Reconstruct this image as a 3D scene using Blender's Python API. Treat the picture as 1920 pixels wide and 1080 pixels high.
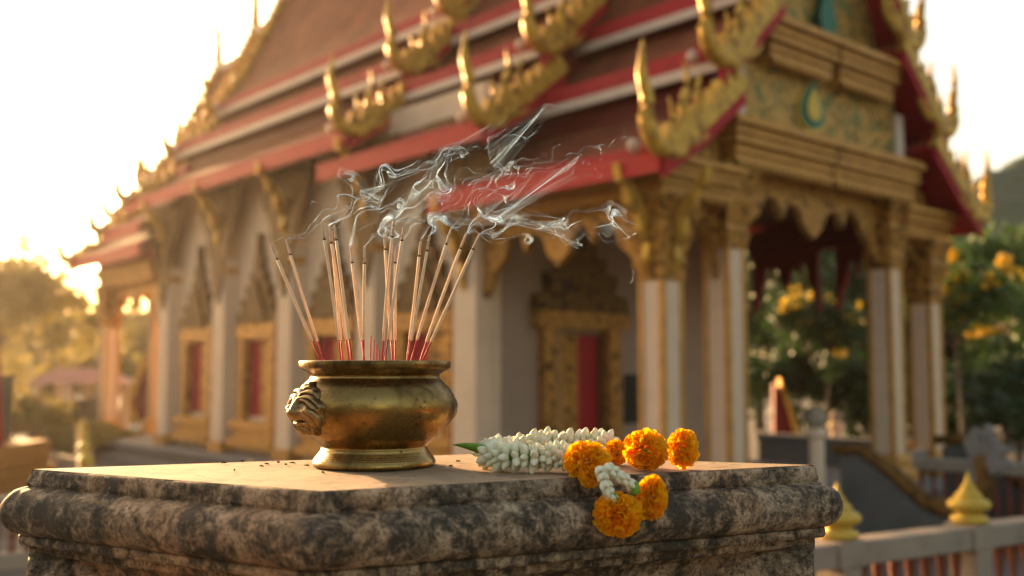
import bpy, math, random
import numpy as np
from mathutils import Vector, Matrix, noise
random.seed(7); rng = np.random.default_rng(7)
R = math.radians
for o in list(bpy.data.objects): bpy.data.objects.remove(o)
scene = bpy.context.scene
COL = scene.collection
# ------------------------------------------------------------------ camera, sky, sun, exposure
EYE = 2.0                                   # the lens is two metres above the temple yard
PITCH = math.atan(150/1900)
cam_d = bpy.data.cameras.new('camera'); cam = bpy.data.objects.new('camera', cam_d); COL.objects.link(cam)
cam.location = (0, 0, EYE); cam.rotation_euler = (math.pi/2+PITCH, 0, 0)
cam_d.sensor_width = 36; cam_d.lens = 35.625; cam_d.clip_start = .05; cam_d.clip_end = 2000
cam_d.dof.use_dof = True; cam_d.dof.focus_distance = 1.97; cam_d.dof.aperture_fstop = 1.9
cam_d.dof.aperture_blades = 0
scene.camera = cam
SUN_AZ, SUN_EL = -36, 12                     # degrees: left of the view axis, above the horizon
w = bpy.data.worlds.new('World'); scene.world = w; w.use_nodes = True
nt = w.node_tree; bgn = nt.nodes['Background']
sky = nt.nodes.new('ShaderNodeTexSky'); sky.sky_type = 'NISHITA'; sky.sun_disc = False
sky.sun_elevation = R(SUN_EL); sky.sun_rotation = R(SUN_AZ); sky.air_density = 1.0; sky.dust_density = 4.0; sky.ozone_density = 1.0
wm = nt.nodes.new('ShaderNodeMix'); wm.data_type = 'RGBA'; wm.blend_type = 'MULTIPLY'; wm.inputs[0].default_value = 1
nt.links.new(sky.outputs[0], wm.inputs[6]); wm.inputs[7].default_value = (1, .82, .63, 1)      # warm evening white balance
nt.links.new(wm.outputs[2], bgn.inputs[0]); bgn.inputs[1].default_value = .15
sl = bpy.data.lights.new('sun', 'SUN'); sl.energy = 4.2; sl.angle = R(.6); sl.color = (1, .62, .30)
so = bpy.data.objects.new('sun', sl); COL.objects.link(so)
sd = Vector((math.sin(R(SUN_AZ))*math.cos(R(SUN_EL)), math.cos(R(SUN_AZ))*math.cos(R(SUN_EL)), math.sin(R(SUN_EL))))
so.rotation_euler = sd.to_track_quat('Z', 'Y').to_euler(); so.location = sd*50
scene.view_settings.view_transform = 'Standard'; scene.view_settings.look = 'None'
scene.view_settings.exposure = 1.97; scene.view_settings.gamma = 1
cy = scene.cycles
cy.max_bounces = 8; cy.transparent_max_bounces = 48; cy.diffuse_bounces = 4; cy.glossy_bounces = 3
cy.transmission_bounces = 4; cy.volume_bounces = 0; cy.use_denoising = True; cy.sample_clamp_indirect = 6
# ------------------------------------------------------------------ helpers
class MB:
    def __init__(s): s.v = []; s.f = []
    def add(s, vs, fs):
        n = len(s.v); s.v += [tuple(map(float, p)) for p in vs]; s.f += [tuple(i+n for i in q) for q in fs]; return s
    def box(s, x0, x1, y0, y1, z0, z1):
        return s.add([(x0,y0,z0),(x1,y0,z0),(x1,y1,z0),(x0,y1,z0),(x0,y0,z1),(x1,y0,z1),(x1,y1,z1),(x0,y1,z1)],
            [(0,3,2,1),(4,5,6,7),(0,1,5,4),(1,2,6,5),(2,3,7,6),(3,0,4,7)])
    def frus(s, cx, cy, w0, z0, w1, z1):
        a, b = w0/2, w1/2
        return s.add([(cx-a,cy-a,z0),(cx+a,cy-a,z0),(cx+a,cy+a,z0),(cx-a,cy+a,z0),(cx-b,cy-b,z1),(cx+b,cy-b,z1),(cx+b,cy+b,z1),(cx-b,cy+b,z1)],
            [(0,3,2,1),(4,5,6,7),(0,1,5,4),(1,2,6,5),(2,3,7,6),(3,0,4,7)])
    def prism(s, poly, fn, a, b):           # poly: 2D outline, fn(u, v, w) -> point, extruded from w=a to w=b
        n = len(poly); vs = [fn(u, v, a) for u, v in poly]+[fn(u, v, b) for u, v in poly]
        fs = [tuple(range(n))[::-1], tuple(range(n, 2*n))]+[(i, (i+1) % n, (i+1) % n+n, i+n) for i in range(n)]
        return s.add(vs, fs)
    def lathe(s, prof, n=32, c=(0,0,0), caps=True):
        vs = []; fs = []
        for r, z in prof:
            for i in range(n):
                a = 2*math.pi*i/n; vs.append((c[0]+r*math.cos(a), c[1]+r*math.sin(a), c[2]+z))
        m = len(prof)
        for j in range(m-1):
            for i in range(n): fs.append((j*n+i, j*n+(i+1) % n, (j+1)*n+(i+1) % n, (j+1)*n+i))
        if caps: fs += [tuple(range(n))[::-1], tuple((m-1)*n+i for i in range(n))]
        return s.add(vs, fs)
    def tube(s, pts, rad, n=8, caps=True):
        pts = [Vector(p) for p in pts]; m = len(pts); vs = []; fs = []
        if not hasattr(rad, '__len__'): rad = [rad]*m
        up = Vector((0, .3, 1)).normalized()
        for j, p in enumerate(pts):
            d = (pts[min(j+1, m-1)]-pts[max(j-1, 0)]).normalized()
            a = d.cross(up if abs(d.dot(up)) < .95 else Vector((1, 0, 0))).normalized(); b = d.cross(a)
            for i in range(n):
                t = 2*math.pi*i/n; vs.append(p+a*math.cos(t)*rad[j]+b*math.sin(t)*rad[j])
        for j in range(m-1):
            for i in range(n): fs.append((j*n+i, (j+1)*n+i, (j+1)*n+(i+1) % n, j*n+(i+1) % n))
        if caps: fs += [tuple(range(n)), tuple((m-1)*n+i for i in range(n))[::-1]]
        return s.add(vs, fs)
    def build(s, name, mat, parent=None, loc=None, smooth=False, bevel=0, **tags):
        me = bpy.data.meshes.new(name); me.from_pydata(s.v, [], s.f); me.update()
        me.materials.append(mat)
        o = bpy.data.objects.new(name, me); COL.objects.link(o)
        if smooth: me.polygons.foreach_set('use_smooth', [True]*len(me.polygons))
        if parent: o.parent = parent
        if loc is not None: o.location = loc
        if bevel:
            b = o.modifiers.new('bevel', 'BEVEL'); b.width = bevel; b.segments = 2; b.limit_method = 'ANGLE'
        for k_, v_ in tags.items(): o[k_] = v_
        return o
def fastmesh(name, v, f, mat, parent=None, loc=None, smooth=False):
    """v: (n,3) array, f: (m,k) array of equal-sized faces"""
    v = np.asarray(v, dtype=np.float32); f = np.asarray(f, dtype=np.int32)
    me = bpy.data.meshes.new(name); k = f.shape[1]
    me.vertices.add(len(v)); me.vertices.foreach_set('co', v.ravel())
    me.loops.add(f.size); me.loops.foreach_set('vertex_index', f.ravel())
    me.polygons.add(len(f)); me.polygons.foreach_set('loop_start', np.arange(0, f.size, k, dtype=np.int32))
    me.update(calc_edges=True); me.materials.append(mat)
    if smooth: me.polygons.foreach_set('use_smooth', np.ones(len(f), dtype=bool))
    o = bpy.data.objects.new(name, me); COL.objects.link(o)
    if parent: o.parent = parent
    if loc is not None: o.location = loc
    return o
def thing(name, label, cat, loc=(0,0,0), rz=0, group=None):
    o = bpy.data.objects.new(name, None); COL.objects.link(o); o.location = loc; o.rotation_euler = (0, 0, rz)
    o.empty_display_size = .1; o['label'] = label; o['category'] = cat
    if group: o['group'] = group
    return o
def tag(o, label, cat, group=None, kind=None):
    o['label'] = label; o['category'] = cat
    if group: o['group'] = group
    if kind: o['kind'] = kind
    return o
def copy_tree(o, parent=None):
    c = o.copy(); COL.objects.link(c); c.parent = parent
    for ch in list(o.children): copy_tree(ch, c)
    return c
# ------------------------------------------------------------------ materials
class NT:
    def __init__(s, name):
        s.m = bpy.data.materials.new(name); s.m.use_nodes = True; s.t = s.m.node_tree
        s.b = s.t.nodes['Principled BSDF']; s.out = s.t.nodes['Material Output']
        s.tc = s.t.nodes.new('ShaderNodeTexCoord')
    def n(s, ty, **kw):
        nd = s.t.nodes.new(ty)
        for k_, v_ in kw.items():
            if k_ in nd.inputs: nd.inputs[k_].default_value = v_
            else: setattr(nd, k_, v_)
        return nd
    def l(s, a, b): s.t.links.new(a, b)
    def co(s, scale=(1,1,1), rot=(0,0,0)):
        m = s.n('ShaderNodeMapping'); m.inputs['Scale'].default_value = scale; m.inputs['Rotation'].default_value = rot
        s.l(s.tc.outputs['Object'], m.inputs[0]); return m.outputs[0]
    def noise(s, scale, detail=5, rough=.55, vec=None, dist=0):
        nd = s.n('ShaderNodeTexNoise'); nd.inputs['Scale'].default_value = scale; nd.inputs['Detail'].default_value = detail
        nd.inputs['Roughness'].default_value = rough; nd.inputs['Distortion'].default_value = dist
        s.l(vec if vec else s.tc.outputs['Object'], nd.inputs['Vector']); return nd.outputs[0]
    def voro(s, scale, vec=None, feature='F1', out=0):
        nd = s.n('ShaderNodeTexVoronoi', feature=feature); nd.inputs['Scale'].default_value = scale
        s.l(vec if vec else s.tc.outputs['Object'], nd.inputs['Vector']); return nd.outputs[out]
    def ramp(s, fac, stops):
        nd = s.n('ShaderNodeValToRGB'); e = nd.color_ramp.elements
        while len(e) < len(stops): e.new(.5)
        for i, (p, c) in enumerate(stops):
            e[i].position = p; e[i].color = (*c, 1) if hasattr(c, '__len__') else (c, c, c, 1)
        s.l(fac, nd.inputs[0]); return nd.outputs[0]
    def mix(s, fac, a, b, mode='MIX'):
        nd = s.n('ShaderNodeMix', data_type='RGBA', blend_type=mode)
        for inp, val in ((0, fac), (6, a), (7, b)):
            if hasattr(val, 'is_linked') or hasattr(val, 'node'): s.l(val, nd.inputs[inp])
            elif inp == 0: nd.inputs[0].default_value = val
            else: nd.inputs[inp].default_value = (*val, 1)
        return nd.outputs[2]
    def math(s, op, a, b=0, clamp=False):
        nd = s.n('ShaderNodeMath', operation=op); nd.use_clamp = clamp
        for i, val in enumerate((a, b)):
            if hasattr(val, 'node'): s.l(val, nd.inputs[i])
            else: nd.inputs[i].default_value = val
        return nd.outputs[0]
    def set(s, **kw):
        for k_, v_ in kw.items():
            i = s.b.inputs[k_.replace('_', ' ')]
            if hasattr(v_, 'node'): s.l(v_, i)
            else: i.default_value = (*v_, 1) if (hasattr(v_, '__len__') and len(v_) == 3 and i.type == 'RGBA') else v_
        return s
    def bump(s, h, strength=.5, dist=.01):
        nd = s.n('ShaderNodeBump'); nd.inputs['Strength'].default_value = strength; nd.inputs['Distance'].default_value = dist
        s.l(h, nd.inputs['Height']); s.l(nd.outputs[0], s.b.inputs['Normal']); return s
def simple(name, col, rough=.6, metal=0, var=.25, scale=6, bump=.2, bd=.01, spec=.18):
    t = NT(name); n_ = t.noise(scale, 6, .6)
    d = tuple(c*(1-var) for c in col); h = tuple(min(1, c*(1+var*.6)) for c in col)
    t.set(Base_Color=t.ramp(n_, [(.25, d), (.5, col), (.8, h)]), Roughness=rough, Metallic=metal, Specular_IOR_Level=spec)
    t.bump(t.noise(scale*4, 4), bump, bd); return t.m
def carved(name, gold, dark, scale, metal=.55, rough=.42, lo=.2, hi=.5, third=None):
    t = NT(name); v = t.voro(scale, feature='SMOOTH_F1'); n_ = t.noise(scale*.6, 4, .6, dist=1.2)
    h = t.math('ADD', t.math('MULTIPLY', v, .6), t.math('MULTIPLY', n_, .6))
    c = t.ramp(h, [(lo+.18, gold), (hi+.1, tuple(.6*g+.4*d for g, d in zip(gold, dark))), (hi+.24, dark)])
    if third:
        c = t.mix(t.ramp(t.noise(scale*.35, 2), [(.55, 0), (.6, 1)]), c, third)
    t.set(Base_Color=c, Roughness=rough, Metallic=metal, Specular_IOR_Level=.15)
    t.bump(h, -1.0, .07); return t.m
M = {}
M['gold'] = simple('gold_paint', (.44, .22, .05), .5, .2, .35, 5, .3, .02)
M['gold_bright'] = simple('bright_gold_paint', (.52, .34, .055), .45, .2, .2, 6, .3, .01)
M['carved'] = carved('carved_gold', (.46, .23, .05), (.05, .022, .008), 13, .3, .5)
M['carved_green'] = carved('carved_gold_on_green', (.50, .28, .07), (.03, .035, .012), 13, .3, .5, third=(.14, .15, .05))
M['gold_edge'] = carved('gilded_flame', (.56, .33, .055), (.22, .10, .02), 9, .25, .45)
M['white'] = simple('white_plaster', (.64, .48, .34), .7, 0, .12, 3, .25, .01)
M['shaft'] = simple('column_plaster', (.60, .44, .31), .6, 0, .1, 5, .2, .01)
M['red'] = simple('red_lacquer', (.32, .008, .016), .6, 0, .25, 3, .2, .01)
M['pinkred'] = simple('sunbleached_red_paint', (.42, .022, .024), .6, 0, .2, 3, .2, .01)
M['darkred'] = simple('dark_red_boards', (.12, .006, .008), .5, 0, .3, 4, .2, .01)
M['band'] = simple('white_border_tile', (.52, .41, .33), .5, 0, .15, 6, .2, .01)
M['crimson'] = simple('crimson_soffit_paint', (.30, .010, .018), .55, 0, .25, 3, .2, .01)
M['lace_shaded'] = carved('porch_shaded_gold_carving', (.15, .08, .02), (.02, .01, .005), 9, .3, .55)  # darker copy of carved gold; porch shade put into the door pediment's colour
M['inner_wall'] = simple('porch_shaded_wall_plaster', (.30, .22, .165), .75, 0, .12, 3, .25, .01)  # darker copy of white plaster, with the porch interior's shade in its colour
M['lace'] = carved('shaded_dark_gold_lace', (.16, .08, .018), (.03, .015, .006), 11, .05, .6)  # under-eave shade painted into lace and window pediments; serpent's own dark gold
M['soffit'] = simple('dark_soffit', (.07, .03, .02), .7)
M['plinth'] = simple('grey_plinth_stone', (.17, .16, .155), .85, 0, .3, 3, .5, .02)
M['panel'] = simple('slate_grey_render', (.085, .086, .084), .85, 0, .3, 2, .4, .02)
M['black'] = simple('unlit_depth_black', (.01, .012, .012), .6)  # flat black painted in for the unlit depth of openings
M['teal'] = simple('green_glass_mosaic', (.008, .10, .055), .3, .2, .3, 20)
M['brown'] = simple('redbrown_baluster', (.17, .055, .03), .7, 0, .3, 6)
M['rail'] = simple('whitewashed_rail', (.27, .22, .17), .75, 0, .25, 5, .4, .01)
def tile_mat():
    t = NT('clay_roof_tile')
    br = t.n('ShaderNodeTexBrick'); br.inputs['Scale'].default_value = 1
    m = t.n('ShaderNodeMapping'); m.inputs['Scale'].default_value = (1, 1, 1)
    sep = t.n('ShaderNodeSeparateXYZ'); t.l(t.tc.outputs['Object'], sep.inputs[0])
    cmb = t.n('ShaderNodeCombineXYZ'); t.l(sep.outputs[1], cmb.inputs[0]); t.l(sep.outputs[2], cmb.inputs[1]); t.l(cmb.outputs[0], br.inputs['Vector'])
    br.inputs['Brick Width'].default_value = .16; br.inputs['Row Height'].default_value = .11; br.inputs['Mortar Size'].default_value = .012
    br.inputs['Color1'].default_value = (.18, .036, .014, 1); br.inputs['Color2'].default_value = (.10, .022, .010, 1); br.inputs['Mortar'].default_value = (.06, .02, .012, 1)
    n_ = t.noise(1.3, 6, .6)
    c = t.mix(t.ramp(n_, [(.35, 0), (.7, 1)]), br.outputs[0], (.22, .065, .026))
    t.set(Base_Color=c, Roughness=.8, Specular_IOR_Level=.15); t.bump(br.outputs[1], -.8, .03); return t.m
M['tile'] = tile_mat()
def ground_mat():
    t = NT('yard_paving'); br = t.n('ShaderNodeTexBrick'); br.inputs['Scale'].default_value = 1.6
    t.l(t.tc.outputs['Object'], br.inputs['Vector']); br.inputs['Color1'].default_value = (.12, .105, .09, 1); br.inputs['Color2'].default_value = (.09, .08, .072, 1)
    br.inputs['Mortar'].default_value = (.07, .065, .06, 1); br.inputs['Mortar Size'].default_value = .01
    t.set(Base_Color=t.mix(.5, br.outputs[0], t.ramp(t.noise(.6, 8), [(.3, (.06, .055, .05)), (.7, (.16, .135, .11))])), Roughness=.85)
    t.bump(t.noise(20, 6), .3, .01); return t.m
M['ground'] = ground_mat()
def leaf_mat(name, a, b, trans=.35, c2=None):
    t = NT(name); v = t.n('ShaderNodeObjectInfo')
    n_ = t.noise(.9, 3); n2 = t.noise(9, 2)
    c = t.mix(t.ramp(t.math('ADD', t.math('MULTIPLY', n_, .6), t.math('MULTIPLY', n2, .4)), [(.38, 0), (.62, 1)]), a, b)
    t.set(Base_Color=c, Roughness=.5)
    tr = t.n('ShaderNodeBsdfTranslucent'); t.l(t.mix(.5, c, c2 or b), tr.inputs[0])
    ms = t.n('ShaderNodeMixShader'); ms.inputs[0].default_value = trans
    t.l(t.b.outputs[0], ms.inputs[1]); t.l(tr.outputs[0], ms.inputs[2]); t.l(ms.outputs[0], t.out.inputs[0]); return t.m
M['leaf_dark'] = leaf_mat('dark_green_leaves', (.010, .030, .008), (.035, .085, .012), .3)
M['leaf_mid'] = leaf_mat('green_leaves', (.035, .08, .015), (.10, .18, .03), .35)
M['leaf_gold'] = leaf_mat('backlit_olive_leaves', (.10, .10, .025), (.24, .20, .05), .55, (.42, .32, .08))
M['blossom'] = leaf_mat('yellow_blossom', (.72, .45, .02), (.8, .55, .03), .4)
M['bark'] = simple('bark', (.16, .13, .10), .9, 0, .3, 8, .6, .02)
M['hill'] = simple('wooded_hill', (.05, .075, .05), .95, 0, .4, .15, .8, 1)
def stone_mat(name, top):
    t = NT(name)
    streak = t.noise(9, 8, .68, t.co((1, 1, .22)), .6)
    blot = t.noise(5, 9, .7, None, .5); fine = t.noise(70, 8, .75); mid = t.noise(24, 8, .7, None, .8)
    crack = t.voro(30, feature='DISTANCE_TO_EDGE')
    geo = t.n('ShaderNodeNewGeometry')
    if top:
        c = t.ramp(blot, [(.28, (.20, .13, .07)), (.5, (.30, .20, .11)), (.72, (.40, .275, .155))])
        c = t.mix(t.ramp(mid, [(.37, .8), (.47, 0)]), c, (.13, .085, .05))
        c = t.mix(t.ramp(fine, [(.26, .7), (.36, 0)]), c, (.10, .07, .05))
        t.set(Base_Color=c, Roughness=.8)
        h = t.math('ADD', t.math('MULTIPLY', mid, .7), t.math('MULTIPLY', fine, .35)); t.bump(h, .6, .0035)
    else:
        tone = t.ramp(t.noise(1.6, 3, .5), [(.42, 0), (.58, 1)])
        base = t.mix(tone, t.ramp(mid, [(.30, (.13, .09, .05)), (.5, (.32, .22, .13)), (.66, (.50, .36, .235))]), t.ramp(mid, [(.30, (.17, .08, .035)), (.5, (.44, .215, .095)), (.66, (.62, .36, .19))]))
        f = t.math('ADD', t.math('MULTIPLY', streak, .42), t.math('ADD', t.math('MULTIPLY', mid, .30), t.math('MULTIPLY', fine, .28)))
        mould = t.ramp(f, [(.452, 1), (.528, 0)])
        c = t.mix(t.math('MULTIPLY', mould, .90), base, (.028, .022, .014))
        lich = t.ramp(t.noise(26, 10, .8, t.co((1, 1, .5)), 1.6), [(.60, 0), (.66, 1)])
        c = t.mix(t.math('MULTIPLY', lich, .7), c, (.44, .37, .31))
        grain = t.noise(150, 6, .8)
        c = t.mix(t.math('MULTIPLY', t.ramp(grain, [(.40, 1), (.5, 0)]), .75), c, (.014, .012, .009))
        t.set(Base_Color=c, Roughness=.72, Specular_IOR_Level=.35)
        h = t.math('ADD', t.math('MULTIPLY', mid, .6), t.math('ADD', t.math('MULTIPLY', fine, .45), t.math('MULTIPLY', mould, -.15)))
        t.bump(h, 1.0, .007)
    return t.m
M['stone'] = stone_mat('weathered_plaster', False); M['stone_top'] = stone_mat('worn_slab_top', True)
def brass_mat(name, c0, c1, rough=.24, darkr=.5, pits=0):
    t = NT(name); n1 = t.noise(11, 7, .65, None, .4); n2 = t.noise(60, 6, .7); pit = t.voro(42)
    sm = t.noise(3.2, 4, .5)
    c = t.ramp(t.math('ADD', t.math('MULTIPLY', n1, .65), t.math('MULTIPLY', sm, .35)), [(.40, c0), (.53, c1), (.62, tuple(min(1, x*1.15) for x in c1))])
    c = t.mix(t.math('MULTIPLY', t.ramp(n2, [(.30, 1), (.40, 0)]), .7), c, (.04, .028, .015))
    if pits: c = t.mix(t.math('MULTIPLY', t.ramp(t.voro(55), [(.10, 1), (.2, 0)]), t.ramp(t.noise(8, 3), [(.5, 0), (.6, .8)])), c, (.035, .02, .01))
    else:
        ge = t.n('ShaderNodeNewGeometry'); c = t.mix(t.ramp(ge.outputs['Pointiness'], [(.44, .9), (.52, 0)]), c, (.02, .014, .008))
    t.set(Base_Color=c, Metallic=.95, Roughness=t.ramp(n1, [(.3, darkr), (.65, rough)]))
    h = t.math('ADD', t.math('MULTIPLY', n1, .4), t.math('MULTIPLY', t.ramp(pit, [(.05, 0), (.16, 1)]), .12)); t.bump(t.math('ADD', h, t.math('ADD', t.math('MULTIPLY', n2, .22), t.math('MULTIPLY', sm, .9))), .55, .003); return t.m
M['brass'] = brass_mat('aged_brass', (.05, .03, .010), (.27, .165, .05), .17, .50, 1)
M['brass_dark'] = brass_mat('tarnished_brass', (.06, .04, .02), (.30, .20, .085), .34, .55)
M['ash'] = simple('incense_ash', (.30, .28, .26), .95, 0, .3, 40)
M['stick'] = simple('sandalwood_paste', (.70, .50, .33), .8, 0, .15, 60, .3, .001)
M['stickred'] = simple('red_bamboo', (.50, .018, .03), .6, 0, .2, 60)
M['char'] = simple('charred_ring', (.03, .022, .018), .9)
M['tipash'] = simple('grey_burnt_tip', (.50, .37, .27), .9, 0, .3, 90)
def petal(name, a, b, tr, sss=0, e=1):
    t = NT(name); n_ = t.noise(30, 3)
    c = t.ramp(n_, [(.35, a), (.65, b)])
    t.set(Base_Color=c, Roughness=.55, Specular_IOR_Level=.3)
    if sss: t.set(Subsurface_Weight=sss, Subsurface_Radius=(.02, .018, .01), Subsurface_Scale=.25)
    if tr:
        d = t.n('ShaderNodeBsdfTranslucent'); t.l(c, d.inputs[0]); ms = t.n('ShaderNodeMixShader'); ms.inputs[0].default_value = tr
        t.l(t.b.outputs[0], ms.inputs[1]); t.l(d.outputs[0], ms.inputs[2]); t.l(ms.outputs[0], t.out.inputs[0])
    return t.m
M['marigold'] = petal('orange_petal', (1.0, .40, .0), (1.0, .58, .010), .5)
M['jasmine'] = petal('jasmine_white', (.74, .71, .46), (.90, .86, .68), .15, 0)
M['green'] = petal('fresh_green', (.16, .36, .03), (.30, .52, .06), .4)
# ------------------------------------------------------------------ the ground and far terrain
g = MB()
n = 40
for i in range(n+1):
    for j in range(n+1):
        g.v.append((-300+600*i/n, -120+620*j/n, 0))
for i in range(n):
    for j in range(n): g.f.append((i*(n+1)+j, (i+1)*(n+1)+j, (i+1)*(n+1)+j+1, i*(n+1)+j+1))
o = g.build('ground', M['ground']); o['kind'] = 'structure'
def hill(name, cx, cy, rx, ry, h, seed):
    v = []; f = []; N = 48
    for i in range(N+1):
        for j in range(N+1):
            x = -1+2*i/N; y = -1+2*j/N; r = min(1, math.hypot(x, y))
            z = h*(math.cos(math.pi*r)*.5+.5)**.8*(1+.18*noise.noise(Vector((x*3, y*3, seed)))+.05*noise.noise(Vector((x*14, y*14, seed))))
            v.append((x*rx, y*ry, z-.4))
    for i in range(N):
        for j in range(N): f.append((i*(N+1)+j, (i+1)*(N+1)+j, (i+1)*(N+1)+j+1, i*(N+1)+j+1))
    o = fastmesh(name, v, f, M['hill'], None, (cx, cy, 0), True); o['kind'] = 'structure'; return o
hill('hills', 45, 84, 25, 16, 20.5, 3.1)
hill('hills', -55, 100, 45, 25, 9, 8.7)
# ------------------------------------------------------------------ the temple (frame: x across the front, y along the hall, z up; unit k)
K = .8; AX, AY = 2.06*K, 14*K; TROT = math.atan2(.66, .751)
def T(t, s, z): return (t*K, s*K, EYE+z*K)
W = 7.57; TC = W/2
FL = -1.95                                   # hall floor, in temple units below the eye
temple = thing('temple_hall', 'ornate Thai temple hall with tiered red and brown tiled roof, gilded gables and white columns', 'temple', (AX, AY, 0), TROT)
class TB(MB):
    def bx(s, t0, t1, s0, s1, z0, z1):
        a = T(t0, s0, z0); b = T(t1, s1, z1); return s.box(a[0], b[0], a[1], b[1], a[2], b[2])
    def gable(s, poly, s0, s1): return s.prism(poly, lambda u, v, w: T(u, w, v), s0, s1)       # outline in (t, z)
    def side(s, poly, t0, t1): return s.prism(poly, lambda u, v, w: T(w, u, v), t0, t1)         # outline in (s, z)
def part(tb, name, mat, parent=None, **kw): return tb.build(name, M[mat], parent or temple, **kw)
# platform
tb = TB(); tb.bx(-.75, W+.75, -1.3, 22.2, -2.08, FL); tb.bx(-.9, W+.9, -1.45, 22.4, -2.5, -2.3); tb.bx(-.65, W+.65, -1.2, 22.1, -2.3, -2.08)
part(tb, 'platform', 'plinth', bevel=.02)
# walls
S0, S1 = 3.93, 17.1
bays = [5.5, 8.65, 11.8, 14.95]
tb = TB()
prev = S0
for b in bays:
    tb.bx(.1, .45, prev, b-.55, FL, 4.9); tb.bx(.1, .45, b-.55, b+.55, FL, -1.1); tb.bx(.1, .45, b-.55, b+.55, .62, 4.9); prev = b+.55
tb.bx(.1, .45, prev, S1, FL, 4.9); part(tb, 'side_wall', 'white')
tb = TB(); tb.bx(W-.45, W-.1, S0, S1, FL, 4.9); part(tb, 'side_wall', 'white')
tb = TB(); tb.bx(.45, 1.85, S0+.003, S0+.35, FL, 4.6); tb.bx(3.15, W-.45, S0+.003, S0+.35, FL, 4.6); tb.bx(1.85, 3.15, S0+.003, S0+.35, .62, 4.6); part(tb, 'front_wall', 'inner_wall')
tb = TB(); tb.bx(.45, W-.45, S1-.35, S1-.003, FL, 4.6); part(tb, 'rear_wall', 'white')
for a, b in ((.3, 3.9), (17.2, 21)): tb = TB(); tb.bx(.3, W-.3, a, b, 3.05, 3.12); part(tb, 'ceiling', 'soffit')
tb = TB(); tb.bx(1.85, 3.15, S0+.5, S0+.55, FL, .7); part(tb, 'door_dark_backing', 'black')  # black sheet standing in for the unlit hall behind the door
tb = TB(); tb.side([(-1, -1)], 0, 0) if False else None
# windows: gilded frame with stepped sill and a spired pediment, red and gold shutters
def window(sc, t0=0.1, sgn=-1):
    fr = TB()
    a, b = (t0-.16, t0+.05)
    fr.bx(a, b, sc-.86, sc-.56, -1.2, .66); fr.bx(a, b, sc+.56, sc+.86, -1.2, .66)
    fr.bx(a-.05, b, sc-.95, sc+.95, .66, .86); fr.bx(a-.02, b, sc-.9, sc+.9, .86, 1.0)
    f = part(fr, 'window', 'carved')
    p = TB(); pr = []
    for k_, (wd, z) in enumerate([(.98, 1.0), (.95, 1.2), (.72, 1.3), (.78, 1.55), (.52, 1.6), (.55, 1.85), (.34, 1.9), (.36, 2.1), (.19, 2.2), (.18, 2.45), (.08, 2.55), (.03, 3.05)]): pr.append((wd, z))
    out = [(sc-w_, z) for w_, z in pr]+[(sc+w_, z) for w_, z in reversed(pr)]
    p.side(out, a, b); p.side([(sc-.5, 1.05), (sc-.3, 1.5), (sc, 2.0), (sc+.3, 1.5), (sc+.5, 1.05)], a-.06, a-.002)
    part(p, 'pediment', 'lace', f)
    s_ = TB(); s_.bx(a-.12, b, sc-1.0, sc+1.0, -1.36, -1.2); s_.bx(a-.04, b, sc-.93, sc+.93, -1.6, -1.36); s_.bx(a-.16, b, sc-1.05, sc+1.05, -1.78, -1.6)
    part(s_, 'sill', 'gold', f)
    sh = TB(); sh.bx(t0+.01, t0+.05, sc+.04, sc+.56, -1.1, .62); part(sh, 'shutter', 'red', f, label='red shutter')
    sh = TB(); sh.bx(t0+.01, t0+.05, sc-.56, sc+.036, -1.1, .62); part(sh, 'shutter', 'carved', f, label='gilded shutter')
for b in bays: window(b)
# pilasters with hanging gilded lace
def pilaster(s):
    p = TB(); p.bx(-.22, .1, s-.3, s+.3, -1.7, 2.6); o = part(p, 'pilaster', 'white')
    c = TB(); c.bx(-.27, .1, s-.35, s+.35, FL, -1.7); part(c, 'pilaster_base', 'gold', o); c = TB(); c.bx(-.26, .1, s-.34, s+.34, 2.2, 2.35); part(c, 'collar', 'gold', o)
    l = TB(); l.side([(s-1.1, 4.3), (s-.9, 3.5), (s-.62, 3.15), (s-.5, 2.7), (s-.3, 2.5), (s-.22, 1.95), (s, 1.5), (s+.22, 1.95), (s+.3, 2.5), (s+.5, 2.7), (s+.62, 3.15), (s+.9, 3.5), (s+1.1, 4.3)], -.275, -.225)
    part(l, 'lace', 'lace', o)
for s in (S0+.15, 7.08, 10.22, 13.38, 16.6): pilaster(s)
# eave brackets
def bracket(t, s, z, sc=1.0, sgn=-1, along='t'):
    pl = [(0, 0), (.1, .25), (.06, .45), (.22, .6), (.26, .85), (.42, .95), (.5, 1.2), (.62, 1.25), (.66, 1.5), (.54, 1.42), (.36, 1.2), (.22, 1.1), (.12, .9), (.02, .72), (-.06, .4), (-.06, .1)]
    b = TB()
    if along == 't': b.gable([(t+sgn*u*sc, z+v*sc) for u, v in pl], s-.06, s+.06)
    else: b.side([(s+sgn*u*sc, z+v*sc) for u, v in pl], t-.06, t+.06)
    part(b, 'eave_bracket', 'gold_edge')
for s in (7.08, 10.22, 13.38, 16.5): bracket(-.24, s, 2.75, 1.05)
bracket(-.24, 0, 1.25, 1.0); bracket(-.24, 4.08, 1.3, 1.0)
bracket(0, -.24, 1.25, .95, -1, 's')
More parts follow.
